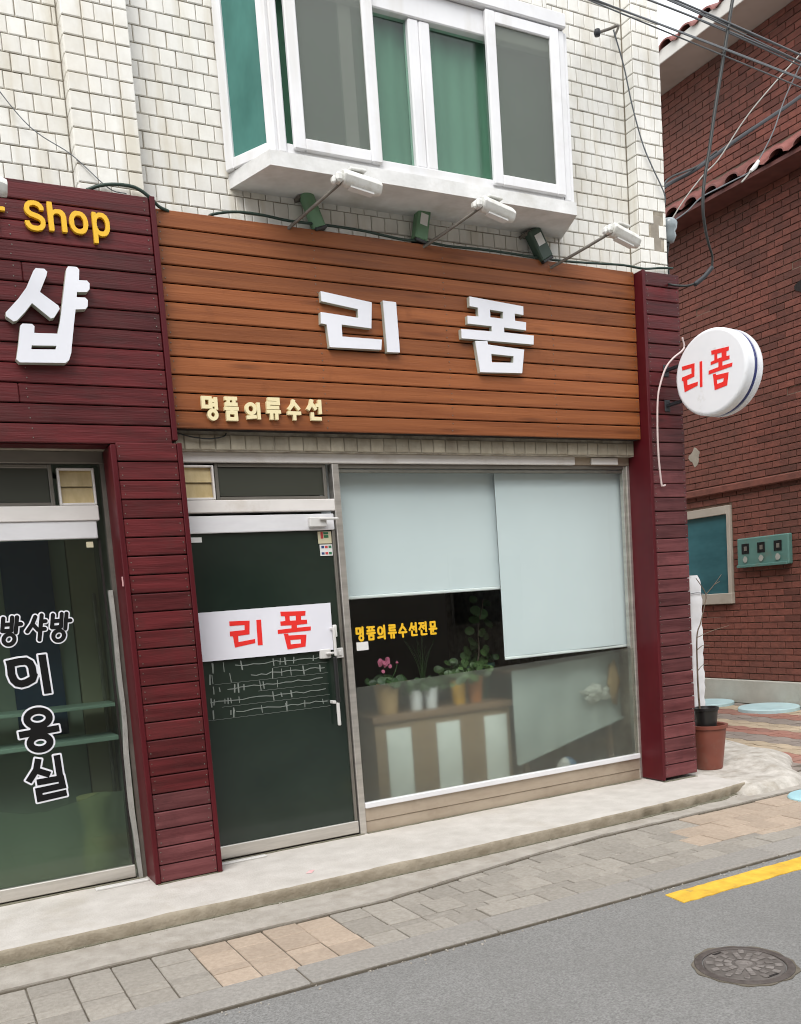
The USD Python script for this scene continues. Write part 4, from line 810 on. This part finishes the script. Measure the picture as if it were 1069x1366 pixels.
# ---------------------------------------------------------------- red brick house across the alley
H = thing('brick_house', 'red brick house with a tiled ledge and grey eaves across the alley', 'house', (8.9, 4, 0))
XB = 8.9; YN, YFAR = .9, 11.0; ZT = 7.478
hw = part(H, 'wall', box(XB+.014, XB+.30, YN, YFAR, 0, ZT), 'brick_mortar')
part(H, 'end_wall', box(XB+.301, XB+6, YN+.01, YN+.3, 0, ZT), 'brick_red')
BL, BH = .215, .0765
win = (3.022, 4.413, 1.222, 2.402); 
bricks = []
z = .292; r = 0
while z < ZT-.02:
    h = min(BH, ZT-z); y = YN-(BL/2 if r % 2 else 0)
    while y < YFAR-.02:
        a, b = max(y, YN), min(y+BL, YFAR); cy_, cz_ = (a+b)/2, z+h/2
        skip = False
        if win[2]-.02 < cz_ < win[3]+.02:
            if win[0] <= a and b <= win[1]: skip = True
            elif a < win[0] < b: b = win[0]
            elif a < win[1] < b: a = win[1]
        skip = skip or (2.555 < cz_ < 2.655) or (5.79 < cz_ < 6.18)
        if b-a > .04 and not skip:
            pocket = RNG.random() < .010
            bricks.append((a+.005, b-.005, z+.005, z+h-.005, RNG.uniform(-.003, .003)-(.012 if pocket else 0)))
        y += BL
    z += h; r += 1
def bmesh(q): return slab_on((XB+.016, q[1], q[2]), (0, -1, 0), (0, 0, 1), (-1, 0, 0), q[1]-q[0], q[3]-q[2], .016+q[4], c=.003)
def bvis(q):
    c = (XB, (q[0]+q[1])/2, (q[2]+q[3])/2); a, b, d = px(c)
    right = np.interp(b, [0, 350, 365, 1030], [858, 893, 905, 931])
    return (not (in_view(c, 6) and a > right-4), d)
order = sorted(range(len(bricks)), key=lambda i: bvis(bricks[i]))
for i in order[:300]: part(hw, 'brick', bmesh(bricks[i]), 'brick_red')
part(hw, 'brick_courses', cat_([bmesh(bricks[i]) for i in order[300:]]), 'brick_red', kind='stuff')
part(H, 'string_course', cbox(XB-.055, XB+.013, YN, YFAR, 2.560, 2.650, .012), 'brick_red', label='dark stained string course')
part(H, 'plinth', cbox(XB-.035, XB+.013, YN, YFAR, .0, .288, .008), 'plinth_cement')
pt = [(2.63+.085*math.cos(t)*(1+.3*math.sin(3*t+1)), 3.06+.10*math.sin(t)*(1+.25*math.cos(4*t))) for t in np.linspace(0, 2*np.pi, 18)]
def on_wall(poly, x_front, d):
    m = trimesh.creation.extrude_polygon(poly, d, engine='earcut'); v = m.vertices
    m.vertices = np.c_[x_front+v[:, 2], v[:, 0], v[:, 1]]; m.fix_normals(); return m
part(H, 'cement_patch', on_wall(Polygon([(y+.95, z) for y, z in pt]), XB-.004, .02), 'bare_render')
hc = [(1.96+.075*math.cos(t)*(1+.25*math.sin(2*t+1)), 4.60+.07*math.sin(t)*(1+.2*math.cos(3*t))) for t in np.linspace(0, 2*np.pi, 20)]
part(H, 'vent_hole', on_wall(Polygon(hc), XB-.007, .02), 'dark_gap', label='dark broken vent hole')
# side window
yw0, yw1, zw0, zw1 = 3.035, 4.40, 1.225, 2.405
wn = part(H, 'window_frame', cat_([cbox(XB-.03, XB+.06, yw0, yw0+.055, zw0, zw1, .004), cbox(XB-.03, XB+.06, yw1-.055, yw1, zw0, zw1, .004), cbox(XB-.032, XB+.06, yw0+.056, yw1-.056, zw1-.10, zw1, .004), cbox(XB-.05, XB+.06, yw0-.015, yw1+.015, zw0-.005, zw0+.125, .006)]), 'beige_frame')
part(wn, 'window_pane', box(XB+.010, XB+.018, yw0+.05, yw1-.05, zw0+.12, zw1-.095), 'teal_pane')
# tiled ledge
lg = part(H, 'ledge_slab', hull([(x, y, z) for y in (YN, YFAR) for x, z in ((XB+.012, 5.80), (8.60, 5.82), (8.60, 5.86), (XB+.012, 6.06))]), 'roof_tile', label='dark underside of the tiled ledge')
def roll_tile(y0, w, x0, z0, x1, z1, t=.018):
    n = 12; th = np.linspace(0, np.pi, n)
    a, b = [], []
    for k in th:
        a.append((y0+w/2-math.cos(k)*w*.36, math.sin(k)*.075)); b.append((y0+w/2-math.cos(k)*(w*.36-t), math.sin(k)*(.075-t)))
    ring = [(y0, .0), ]+a+[(y0+w, 0), (y0+w, -t)]+b[::-1]+[(y0, -t)]
    pg = Polygon(ring).buffer(0); pg = max(getattr(pg, 'geoms', [pg]), key=lambda g: g.area)
    m = trimesh.creation.extrude_polygon(pg, 1.0, engine='earcut'); v = m.vertices
    m.vertices = np.c_[x0+(x1-x0)*v[:, 2], v[:, 0], z0+(z1-z0)*v[:, 2]+v[:, 1]]; m.fix_normals(); return m
y = YN
while y < YFAR-.2:
    part(lg, 'roof_tile', roll_tile(y, .30, 8.545, 5.875+RNG.uniform(-.006, .006), XB+.012, 6.10), 'roof_tile', smooth=35); y += .302
# main roof eaves
rf = part(H, 'soffit', box(8.40, XB+6, YN-.5, YFAR+.4, ZT+.002, ZT+.05), 'soffit_paint')
part(H, 'fascia', cbox(8.37, 8.399, YN-.5, YFAR+.4, ZT-.015, ZT+.13, .006), 'soffit_paint')
rs = part(H, 'roof_slope', hull([(x, y, z) for y in (YN-.5, YFAR+.4) for x, z in ((8.40, ZT+.051), (8.40, ZT+.14), (XB+6, ZT+2.6), (XB+6, ZT+.051))]), 'roof_tile')
y = YN-.5
while y < YFAR+.1:
    part(rs, 'roof_tile', roll_tile(y, .30, 8.34, ZT+.115+RNG.uniform(-.008, .008), 9.5, ZT+.62), 'roof_tile', smooth=35); y += .302
# meter box
mb = thing('meter_box', 'green metal meter box with three dark windows on the brick wall', 'meter box', (XB, 2.52, 1.64))
part(mb, 'casing', cbox(XB-.075, XB-.002, 2.155, 2.895, 1.640, 1.985, .012), 'meter_green')
part(mb, 'lower_tray', cbox(XB-.10, XB-.076, 2.165, 2.885, 1.640, 1.672, .004), 'meter_green')
for yc in (2.765, 2.535, 2.300):
    mw = part(mb, 'meter_window', cbox(XB-.081, XB-.0755, yc-.055, yc+.055, 1.800, 1.918, .004), 'black_glass')
    part(mw, 'meter_dial', hull([(XB-.0835+q, yc-.026, 1.835+z_) for q in (0, .002) for z_ in (0, .05)]+[(XB-.0835+q, yc+.016, 1.835+z_) for q in (0, .002) for z_ in (0, .05)]), 'alu_dark')
    part(mb, 'seal_tag', hull([(XB-.085, yc+.035*math.cos(t)+RNG.uniform(-.006, .006), 1.735+.04*math.sin(t)) for t in np.linspace(0, 6, 9)]+[(XB-.076, yc, 1.735)]), 'grey_dial')

# ---------------------------------------------------------------- things on the ground
def disc(cx, cy, rx, ry, z0, z1, n=40, ch=.01, wob=0.):
    pts = []
    for k in range(n):
        t = 2*math.pi*k/n; w = 1+wob*math.sin(3*t+cx)
        for s, z in ((1, z0), (1, z1-ch), (1-ch/rx, z1)): pts.append((cx+rx*s*w*math.cos(t), cy+ry*s*w*math.sin(t), z))
    return hull(pts)
g = 'pale blue drain covers in the alley'
top_mesh('drain_cover', disc(8.52, 2.23, .335, .33, 0, .05), 'cover_blue', 'larger pale blue round drain cover at the foot of the brick wall', 'drain cover', g, smooth=35)
top_mesh('drain_cover', disc(8.54, 3.16, .31, .30, 0, .045), 'cover_blue', 'pale blue round drain cover beside the white post', 'drain cover', g, smooth=35)
top_mesh('drain_cover', disc(5.345, -.868, .205, .15, -.02, .010), 'cover_cyan', 'bright cyan cover on the pavers at the right edge', 'drain cover', g, smooth=35)
mh = thing('manhole_cover', 'small round worn cast iron manhole cover in the asphalt', 'manhole cover', (2.775, -2.555, 0))
mc = (2.775, -2.555); MZ = -.0085
part(mh, 'frame_ring', cat_([lathe([(.160, -.05), (.190, -.05), (.190, -.0125), (.184, -.0095), (.164, -.0095), (.160, -.0125), (.160, -.05)], 48, (mc[0], mc[1], MZ))]), 'cast_iron', smooth=35)
part(mh, 'lid', lathe([(0, -.05), (.156, -.05), (.156, -.015), (.153, -.012), (0, -.012)], 48, (mc[0], mc[1], MZ)), 'cast_iron_lid', smooth=35)
rib = []
for k in range(12):
    t = 2*math.pi*k/12
    for rr_ in (.062, .098, .130):
        m = cbox(-.015, .015, -.011, .011, -.013, -.0070, .002); m.apply_transform(trimesh.transformations.rotation_matrix(t+(.3 if rr_ > .1 else 0), (0, 0, 1))); m.apply_translation((mc[0]+rr_*math.cos(t+.3*(rr_ > .1)), mc[1]+rr_*math.sin(t+.3*(rr_ > .1)), MZ)); rib.append(m)
part(mh, 'raised_pattern', cat_(rib), 'cast_iron_worn')
part(mh, 'centre_boss', lathe([(0, -.013), (.036, -.013), (.033, -.0075), (.020, -.0075), (.018, -.0105), (0, -.0105)], 24, (mc[0], mc[1], MZ)), 'cast_iron_worn', smooth=35)
for s in (-1, 1): part(mh, 'lifting_slot', cbox(mc[0]-.03, mc[0]+.03, mc[1]+s*.140-.006, mc[1]+s*.140+.006, MZ-.0125, MZ-.0105, .001), 'dark_gap')
ptc = Polygon([(mc[0]+(.200+.005*math.sin(5*t)+.005*math.sin(13*t+1))*math.cos(t), mc[1]+(.200+.005*math.sin(5*t)+.005*math.sin(13*t+1))*math.sin(t)) for t in np.linspace(0, 2*np.pi, 60)], [[(mc[0]+.191*math.cos(t), mc[1]+.191*math.sin(t)) for t in np.linspace(0, 2*np.pi, 48)]])
part(mh, 'tar_collar', flat(ptc, -.04, MZ-.0135), 'joint_dirt')
wpst = thing('white_post', 'white wrapped upright post with a rounded top behind the flower pot', 'post', (5.39, .22, .07))
zz = np.linspace(.0, 1.49, 40); ring = []
prs = []
for k, z in enumerate(zz):
    s = 1-.45*max(0, (z-1.45)/.04)**2; wv = .0035*math.sin(k*2.1)+.003*math.sin(k*.8)
    prs.append([(5.392+s*(.066+wv)*math.copysign(abs(math.cos(t))**.5, math.cos(t)), .225+s*(.030+wv)*math.copysign(abs(math.sin(t))**.5, math.sin(t)), .07+z) for t in np.linspace(0, 2*np.pi, 16, endpoint=False)])
PV = np.array(prs).reshape(-1, 3); F = [[i*16+j, i*16+(j+1) % 16, (i+1)*16+(j+1) % 16] for i in range(39) for j in range(16)]+[[i*16+j, (i+1)*16+(j+1) % 16, (i+1)*16+j] for i in range(39) for j in range(16)]+[[39*16, 39*16+j, 39*16+j+1] for j in range(1, 15)]
part(wpst, 'wrapped_shaft', (PV, np.array(F)), 'white_wrap', smooth=50)
part(wpst, 'wire_tie', tube([(5.32, .19, 1.42), (5.39, .185, 1.425), (5.46, .19, 1.415)], .003, 5), 'cable_grey')
tp = thing('terracotta_pot', 'reddish brown plastic plant pot standing at the foot of the corner pillar', 'plant pot', (5.352, .09, .07))
part(tp, 'pot', lathe([(0, .0), (.098, 0), (.102, .01), (.136, .315), (.148, .318), (.150, .342), (.140, .345), (.132, .338), (.128, .30), (0, .30)], 36, (5.352, .09, .068)), 'terracotta', smooth=35)
part(tp, 'soil', lathe([(0, .30), (.127, .301), (.12, .306), (0, .312)], 24, (5.352, .09, .07)), 'soil')
bp = thing('nursery_pot', 'small black nursery pot set inside the reddish brown pot', 'plant pot', (5.325, .075, .38))
part(bp, 'pot', lathe([(0, 0), (.070, 0), (.088, .150), (.095, .152), (.095, .172), (.086, .172), (.08, .15), (0, .15)], 30, (5.325, .075, .375)), 'black_plastic', smooth=35)
tw = thing('bare_twig', 'thin bare branching twig growing in front of the white post', 'plant', (5.25, .05, .52))
part(tw, 'stem', tube([(5.255, .07, .52), (5.225, .05, .75), (5.212, .03, 1.09), (5.245, .02, 1.20), (5.285, .02, 1.31), (5.311, .02, 1.40), (5.27, .02, 1.47), (5.215, .02, 1.535)], [.008, .004, .003], 6), 'twig', smooth=True)
for b in ([(5.311, .02, 1.41), (5.38, .0, 1.48), (5.446, -.01, 1.551)], [(5.38, .0, 1.48), (5.44, .0, 1.50)], [(5.205, .03, 1.091), (5.35, .02, 1.13), (5.52, .0, 1.16)], [(5.21, .03, 1.00), (5.26, .02, 1.03), (5.315, .01, 1.023)], [(5.218, .04, .84), (5.26, .03, .88), (5.305, .02, .885)]):
    part(tw, 'branch', tube(b, [.0035, .0018], 5), 'twig', smooth=True)
top_mesh('paper_scrap', hull([(1.76, -.44, .078), (1.80, -.40, .079), (1.825, -.41, .0785), (1.79, -.455, .078), (1.79, -.43, .083)]), 'litter_pink', 'scrap of pink paper lying on the concrete step', 'litter')
top_mesh('threshold_strip', cbox(.735, 1.02, .045, .085, .0755, .088, .003), 'tarnished', 'loose pale metal strip in front of the salon door', 'metal strip')
top_mesh('threshold_strip', cbox(1.415, 1.715, .055, .090, .0755, .086, .003), 'tarnished', 'loose pale metal strip in front of the shop door beside the pillar', 'metal strip')

def grime(x0, x1, y, w, seed):
    xs = np.arange(x0, x1, .02); e = y-w*(.25+1.1*np.array([meshkit.fbm(np.array([x*6., seed, 0.]), 4) for x in xs]))
    return Polygon([(a, b) for a, b in zip(xs, e)]+[(xs[-1], y+.01), (xs[0], y+.01)])
gm = [grime(2.41, 4.71, YF, .030, 1), grime(1.04, 1.405, -.068, .022, 2), grime(4.715, 5.05, -.08, .026, 3), grime(1.41, 2.40, YF-.005, .020, 4), grime(-.5, 1.03, YS-.005, .024, 5)]
part(step, 'packed_dirt', cat_([flat(g_, .070, .0778+.0004*k) for k, g_ in enumerate(gm)]), 'moss_dirt')
# ---------------------------------------------------------------- inside the alteration shop
for nm, x0, x1, z0, z1, y, lab in (('a', 2.33, 3.622, 1.575, 2.40, .262, 'pale blue roller blind pulled halfway down at the left of the window'), ('b', 3.600, 4.80, 1.088, 2.36, .225, 'longer pale blue roller blind at the right of the window')):
    t = thing('roller_blind', lab, 'roller blind', ((x0+x1)/2, y, z1), None)
    xs = np.linspace(x0, x1, 30); zs = np.linspace(z0, z1, 12)
    gx, gz = np.meshgrid(xs, zs, indexing='ij'); gy = y+.006*np.sin(gx*2.3+1)*(z1-gz)+.0025*np.sin(gx*9+gz*2)*(z1-gz)
    fa = [[i*12+j, (i+1)*12+j, (i+1)*12+j+1] for i in range(29) for j in range(11)]+[[i*12+j, (i+1)*12+j+1, i*12+j+1] for i in range(29) for j in range(11)]
    part(t, 'fabric', (np.stack([gx, gy, gz], -1).reshape(-1, 3), np.array(fa)), 'blind', smooth=True)
    part(t, 'bottom_bar', cbox(x0, x1, y-.007, y+.007, z0-.022, z0-.001, .005), 'blind_bar')
    rl = trimesh.creation.cylinder(.022, x1-x0, sections=16); rl.apply_transform(trimesh.transformations.rotation_matrix(math.pi/2, (0, 1, 0))); rl.apply_translation([(x0+x1)/2, y+.03, z1])
    part(t, 'roller', rl, 'blind_bar', smooth=35)
ct = thing('display_counter', 'brown wooden counter with three frosted front panels behind the shop window', 'counter', (3.25, .6, .07))
part(ct, 'carcass', box(2.70, 3.80, .512, .95, .075, .705), 'counter_wood')
part(ct, 'top', cbox(2.68, 3.82, .485, .97, .706, .755, .006), 'counter_top')
for a in (2.785, 3.180, 3.580): part(ct, 'front_panel', cbox(a, a+.190, .502, .5115, .13, .655, .003), 'frost_panel')
for a in (2.70, 2.985, 3.38, 3.778): part(ct, 'stile', cbox(a, a+(.075 if a < 2.8 else .185 if a < 3.7 else .022), .506, .5118, .09, .70, .002), 'counter_wood')
def leaf(c, nrm, r, asp=1., up=(0, 0, 1)):
    nrm = np.asarray(nrm, float); nrm /= np.linalg.norm(nrm); u = np.cross(nrm, up); u /= np.linalg.norm(u)+1e-9; v = np.cross(nrm, u)
    P_ = [np.asarray(c)+nrm*r*.12]; 
    for k in range(9):
        t = 2*math.pi*k/9; P_.append(np.asarray(c)+u*r*math.cos(t)+v*r*asp*math.sin(t))
    return trimesh.Trimesh(np.array(P_), [[0, 1+k, 1+(k+1) % 9] for k in range(9)], process=False)
def pot_plant(label, c, r, h, mat, kind, group='pot plants on the counter inside the window', n=26, hgt=.12, spread=None, leafr=.022, lmat='leaf_green'):
    t = thing('pot_plant', label, 'pot plant', (c[0], c[1], .755), group)
    part(t, 'pot', lathe([(0, 0), (r*.78, 0), (r*.98, h*.9), (r*1.05, h*.9), (r*1.05, h), (r*.92, h), (r*.9, h*.88), (0, h*.88)], 24, (c[0], c[1], .756)), mat, smooth=35)
    sp = spread or r*1.3; z0 = .756+h*.9
    for q in range(5):
        a = RNG.uniform(0, 6.28); e = (c[0]+sp*.7*math.cos(a), c[1]+sp*.7*math.sin(a), z0+hgt*RNG.uniform(.5, 1))
        part(t, 'stem', tube([(c[0], c[1], z0), ((c[0]+e[0])/2, (c[1]+e[1])/2, z0+hgt*.5), e], .003, 4, 3), 'leaf_green')
    for q in range(n):
        a = RNG.uniform(0, 6.28); d = sp*math.sqrt(RNG.random()); z = z0+hgt*RNG.random()*(1-.4*d/sp)
        part(t, 'leaf', leaf((c[0]+d*math.cos(a), c[1]+d*math.sin(a), z), (RNG.normal()*.6, -1+RNG.normal()*.4, .5+RNG.normal()*.4), leafr*RNG.uniform(.7, 1.2), RNG.uniform(.7, 1.)), lmat)
    return t
f1 = pot_plant('pink flowering plant in a tan pot at the left end of the counter', (2.865, .62), .088, .215, 'pot_tan', 0, hgt=.07, n=40, spread=.14, leafr=.034)
for q in range(16):
    a = RNG.uniform(0, 6.28); d = .05*math.sqrt(RNG.random())
    part(f1, 'petal', leaf((2.845+d*math.cos(a), .58+d*math.sin(a)*.5, 1.098+.028*RNG.normal()), (RNG.normal()*.4, -1, RNG.normal()*.4), .020*RNG.uniform(.7, 1.2)), 'petal_pink')
part(f1, 'stem', tube([(2.86, .62, .95), (2.85, .60, 1.03), (2.845, .58, 1.09)], .004, 5), 'leaf_green')
part(f1, 'flower_bud', lathe([(0, -.012), (.012, 0), (0, .016)], 10, (2.955, .60, 1.10)), 'petal_pink'); part(f1, 'stem', tube([(2.88, .62, .95), (2.93, .60, 1.03), (2.955, .60, 1.09)], .003, 5), 'leaf_green')
pot_plant('low green plant in a white pot beside the tan flower pot', (3.095, .62), .05, .135, 'pot_white', 0, hgt=.10, n=34, spread=.11)
pot_plant('low green plant in the second white pot from the left', (3.215, .62), .05, .140, 'pot_white', 0, hgt=.10, n=34, spread=.10)
pot_plant('bushy bright leaved plant in a yellow pot on the counter', (3.46, .64), .055, .165, 'pot_yellow', 0, hgt=.20, n=64, spread=.15, leafr=.030, lmat='leaf_pale')
tv = pot_plant('tall round leaved climbing plant in an orange pot on the counter', (3.60, .64), .06, .185, 'pot_orange', 0, hgt=.14, n=34, spread=.13, leafr=.034, lmat='leaf_pale')
part(tv, 'stem', tube([(3.60, .64, .93), (3.68, .68, 1.10), (3.70, .70, 1.28), (3.74, .70, 1.42), (3.76, .70, 1.50)], .006, 6), 'twig', smooth=True)
for x, z in ((3.707, 1.498), (3.816, 1.464), (3.77, 1.386), (3.805, 1.316), (3.685, 1.419), (3.736, 1.254), (3.652, 1.193), (3.775, 1.128), (3.741, 1.104), (3.631, 1.127), (3.753, 1.049), (3.70, 1.35), (3.66, 1.27), (3.80, 1.22), (3.69, 1.16), (3.60, 1.09)):
    part(tv, 'leaf', leaf((x-.03, .68+RNG.uniform(-.03, .03), z), (RNG.normal()*.35, -1, .35+RNG.normal()*.3), RNG.uniform(.034, .052), .85), 'leaf_pale')
t = thing('pot_plant', 'wide teal bowl planter at the right end of the counter', 'pot plant', (3.90, .62, .755), 'pot plants on the counter inside the window')
part(t, 'pot', lathe([(0, 0), (.07, 0), (.10, .22), (.135, .235), (.135, .26), (.12, .26), (.11, .24), (0, .23)], 28, (3.735, .80, .756)), 'pot_teal', smooth=35)
for q in range(34): part(t, 'leaf', leaf((3.735+RNG.normal()*.07, .78+RNG.normal()*.03, 1.03+abs(RNG.normal())*.04), (RNG.normal()*.5, -1, .5), .025), 'leaf_green')
gr = thing('grass_plant', 'thin arching grassy plant standing behind the white pots', 'pot plant', (3.25, .80, .755))
part(gr, 'pot', lathe([(0, 0), (.05, 0), (.06, .12), (0, .12)], 18, (3.27, .82, .756)), 'black_plastic')
for q in range(14):
    a = RNG.uniform(-1, 1); part(gr, 'blade', tube([(3.27, .82, .87), (3.27+a*.06, .80, 1.08), (3.27+a*.20, .78, 1.26+RNG.uniform(-.12, .08))], [.004, .0015], 4, 4), 'leaf_green')
# table draped with a grey cloth
cl = thing('draped_cloth', 'pale grey cloth hanging slanted over a table behind the right of the window', 'cloth', (4.3, .40, .3))
nx_, nz_ = 50, 16; cv = []
for i in range(nx_):
    u = i/(nx_-1); x = 3.775+u*1.0; zt_, zb_ = .966+u*.05, .279+u*.235
    for j in range(nz_):
        w = j/(nz_-1); z = zb_*(1-w)+zt_*w; cv.append((x, .40+.012*math.sin(u*13+w*2)+.008*math.sin(u*31+1)*(1-w), z))
cf = [[i*nz_+j, (i+1)*nz_+j, (i+1)*nz_+j+1] for i in range(nx_-1) for j in range(nz_-1)]+[[i*nz_+j, (i+1)*nz_+j+1, i*nz_+j+1] for i in range(nx_-1) for j in range(nz_-1)]
part(cl, 'fabric', (np.array(cv), np.array(cf)), 'cloth_grey', smooth=True)
part(cl, 'hem', tube([(3.775, .392, .282), (4.28, .392, .402), (4.775, .392, .514)], .009, 6), 'cloth_grey')
tb = thing('work_table', 'dark work table under the grey cloth', 'table', (4.25, .75, .07))
part(tb, 'tabletop', cbox(3.86, 4.74, .42, 1.1, .93, .962, .004), 'counter_top')
for x in (3.90, 4.70):
    for y in (.48, 1.05): part(tb, 'leg', cbox(x-.02, x+.02, y-.02, y+.02, .072, .929, .003), 'counter_top')
top_mesh('crumpled_cloth', trimesh.Trimesh(*(lambda m: (np.array([4.50, .36, .72])+m.vertices*np.array([.12, .03, .065])*(1+1.7*(meshkit.fbm(m.vertices*2.2+5, 5)[:, None]-.5)), m.faces))(trimesh.creation.icosphere(4)), process=False), 'crumple_white', 'bright crumpled white cloth bundle hanging on the grey cloth', 'cloth', smooth=True)
top_mesh('hanging_bag', trimesh.Trimesh(*(lambda m: (np.array([4.665, .36, .80])+m.vertices*np.array([.05, .03, .17])*(1+1.1*(meshkit.fbm(m.vertices*2+9, 3)[:, None]-.5)), m.faces))(trimesh.creation.icosphere(3)), process=False), 'bag_tan', 'tan cloth bag hanging at the right end of the window', 'bag', smooth=True)
bl = thing('toy_ball', 'blue and white ball on the floor behind the window', 'ball', (4.25, .45, .14))
m = trimesh.creation.icosphere(3, .075); m.apply_translation((4.22, .40, .205)); part(bl, 'ball', m, 'ball_blue', smooth=True)
m = trimesh.creation.icosphere(3, .0755); keepf = m.vertices[m.faces].mean(1)[:, 0] < -.02; m.update_faces(keepf); m.apply_translation((4.22, .3995, .205)); part(bl, 'white_half', m, 'label_white', smooth=True)
top_mesh('ball_stand', cbox(4.16, 4.28, .35, .46, .072, .129, .01), 'counter_wood', 'low wooden block under the blue and white ball', 'block')

# ---------------------------------------------------------------- inside the salon
sh = thing('glass_shelf_unit', 'salon shelf unit with two pale glass shelves behind the glass door', 'shelf', (.4, .62, .07))
part(sh, 'shelf', cbox(-.7, 1.04, .55, .80, 1.022, 1.042, .003), 'shelf_glass'); part(sh, 'shelf', cbox(-.7, 1.035, .55, .80, .822, .848, .003), 'shelf_glass')
for x in (-.68, 1.01): part(sh, 'upright', cbox(x, x+.02, .79, .82, .072, 1.7, .003), 'alu_dark')
top_mesh('salon_partition', box(.90, 1.058, .86, .90, .072, 2.40), 'salon_beige', 'beige wall panel at the right behind the salon glass', 'panel')
top_mesh('blue_curtain', box(.52, .80, .872, .892, .86, 2.2), 'salon_blue', 'dark blue curtain hanging inside the salon behind the shelves', 'curtain')
so_ = thing('hourglass_stool', 'olive yellow hourglass shaped stool inside the salon door', 'stool', (.85, .60, .07))
part(so_, 'body', lathe([(0, 0), (.105, 0), (.10, .05), (.082, .16), (.066, .24), (.075, .30), (.098, .40), (.100, .43), (0, .44)], 28, (.86, .60, .073)), 'stool_olive', smooth=35)
top_mesh('salon_screen', box(-1.0, .895, .90, .94, .072, 2.40), 'salon_back', 'grey green screen panel at the back of the salon', 'panel')

# ---------------------------------------------------------------- the row across the street, seen only in the glass
ob = thing('opposite_building', 'plain brown rendered building across the street, mirrored darkly in the shop glass', 'building', (6, -8.8, 0))
part(ob, 'wall', box(-16, 26, -15, -8.8, -.02, 6.2), 'opp_wall')
part(ob, 'parapet', cbox(-16.05, 26.05, -15.05, -8.74, 6.203, 6.45, .02), 'plinth_cement')
for k in range(9):
    x = -14+k*4.5
    for z in (1.0, 4.0):
        w = part(ob, 'window_frame', cat_([box(x, x+1.6, -8.79, -8.76, z, z+.06), box(x, x+1.6, -8.79, -8.76, z+1.24, z+1.3), box(x, x+.06, -8.79, -8.76, z+.061, z+1.239), box(x+1.54, x+1.6, -8.79, -8.76, z+.061, z+1.239)]), 'alu_dark')
        part(w, 'pane', box(x+.05, x+1.55, -8.795, -8.775, z+.05, z+1.25), 'black_glass')

# grit gathered along the road edge and at the foot of the step
ms_ = []
for k in range(260):
    if k % 3: x, y, z = RNG.uniform(.4, 5.5), -1.656-abs(RNG.normal())*.03, -.026
    else:
        x = RNG.uniform(0, 5.0); y, z = sline(x)-.012-abs(RNG.normal())*.02, .004
    r_ = RNG.uniform(.002, .006); m = trimesh.creation.icosahedron(); m.vertices = m.vertices*r_*RNG.uniform(.6, 1.3, (1, 3))+np.array([x, y, z+r_*.4]); ms_.append(m)
top_mesh('gutter_grit', cat_(ms_), 'strip_concrete', 'loose grit and small stones along the kerb and step', 'grit', kind='stuff')
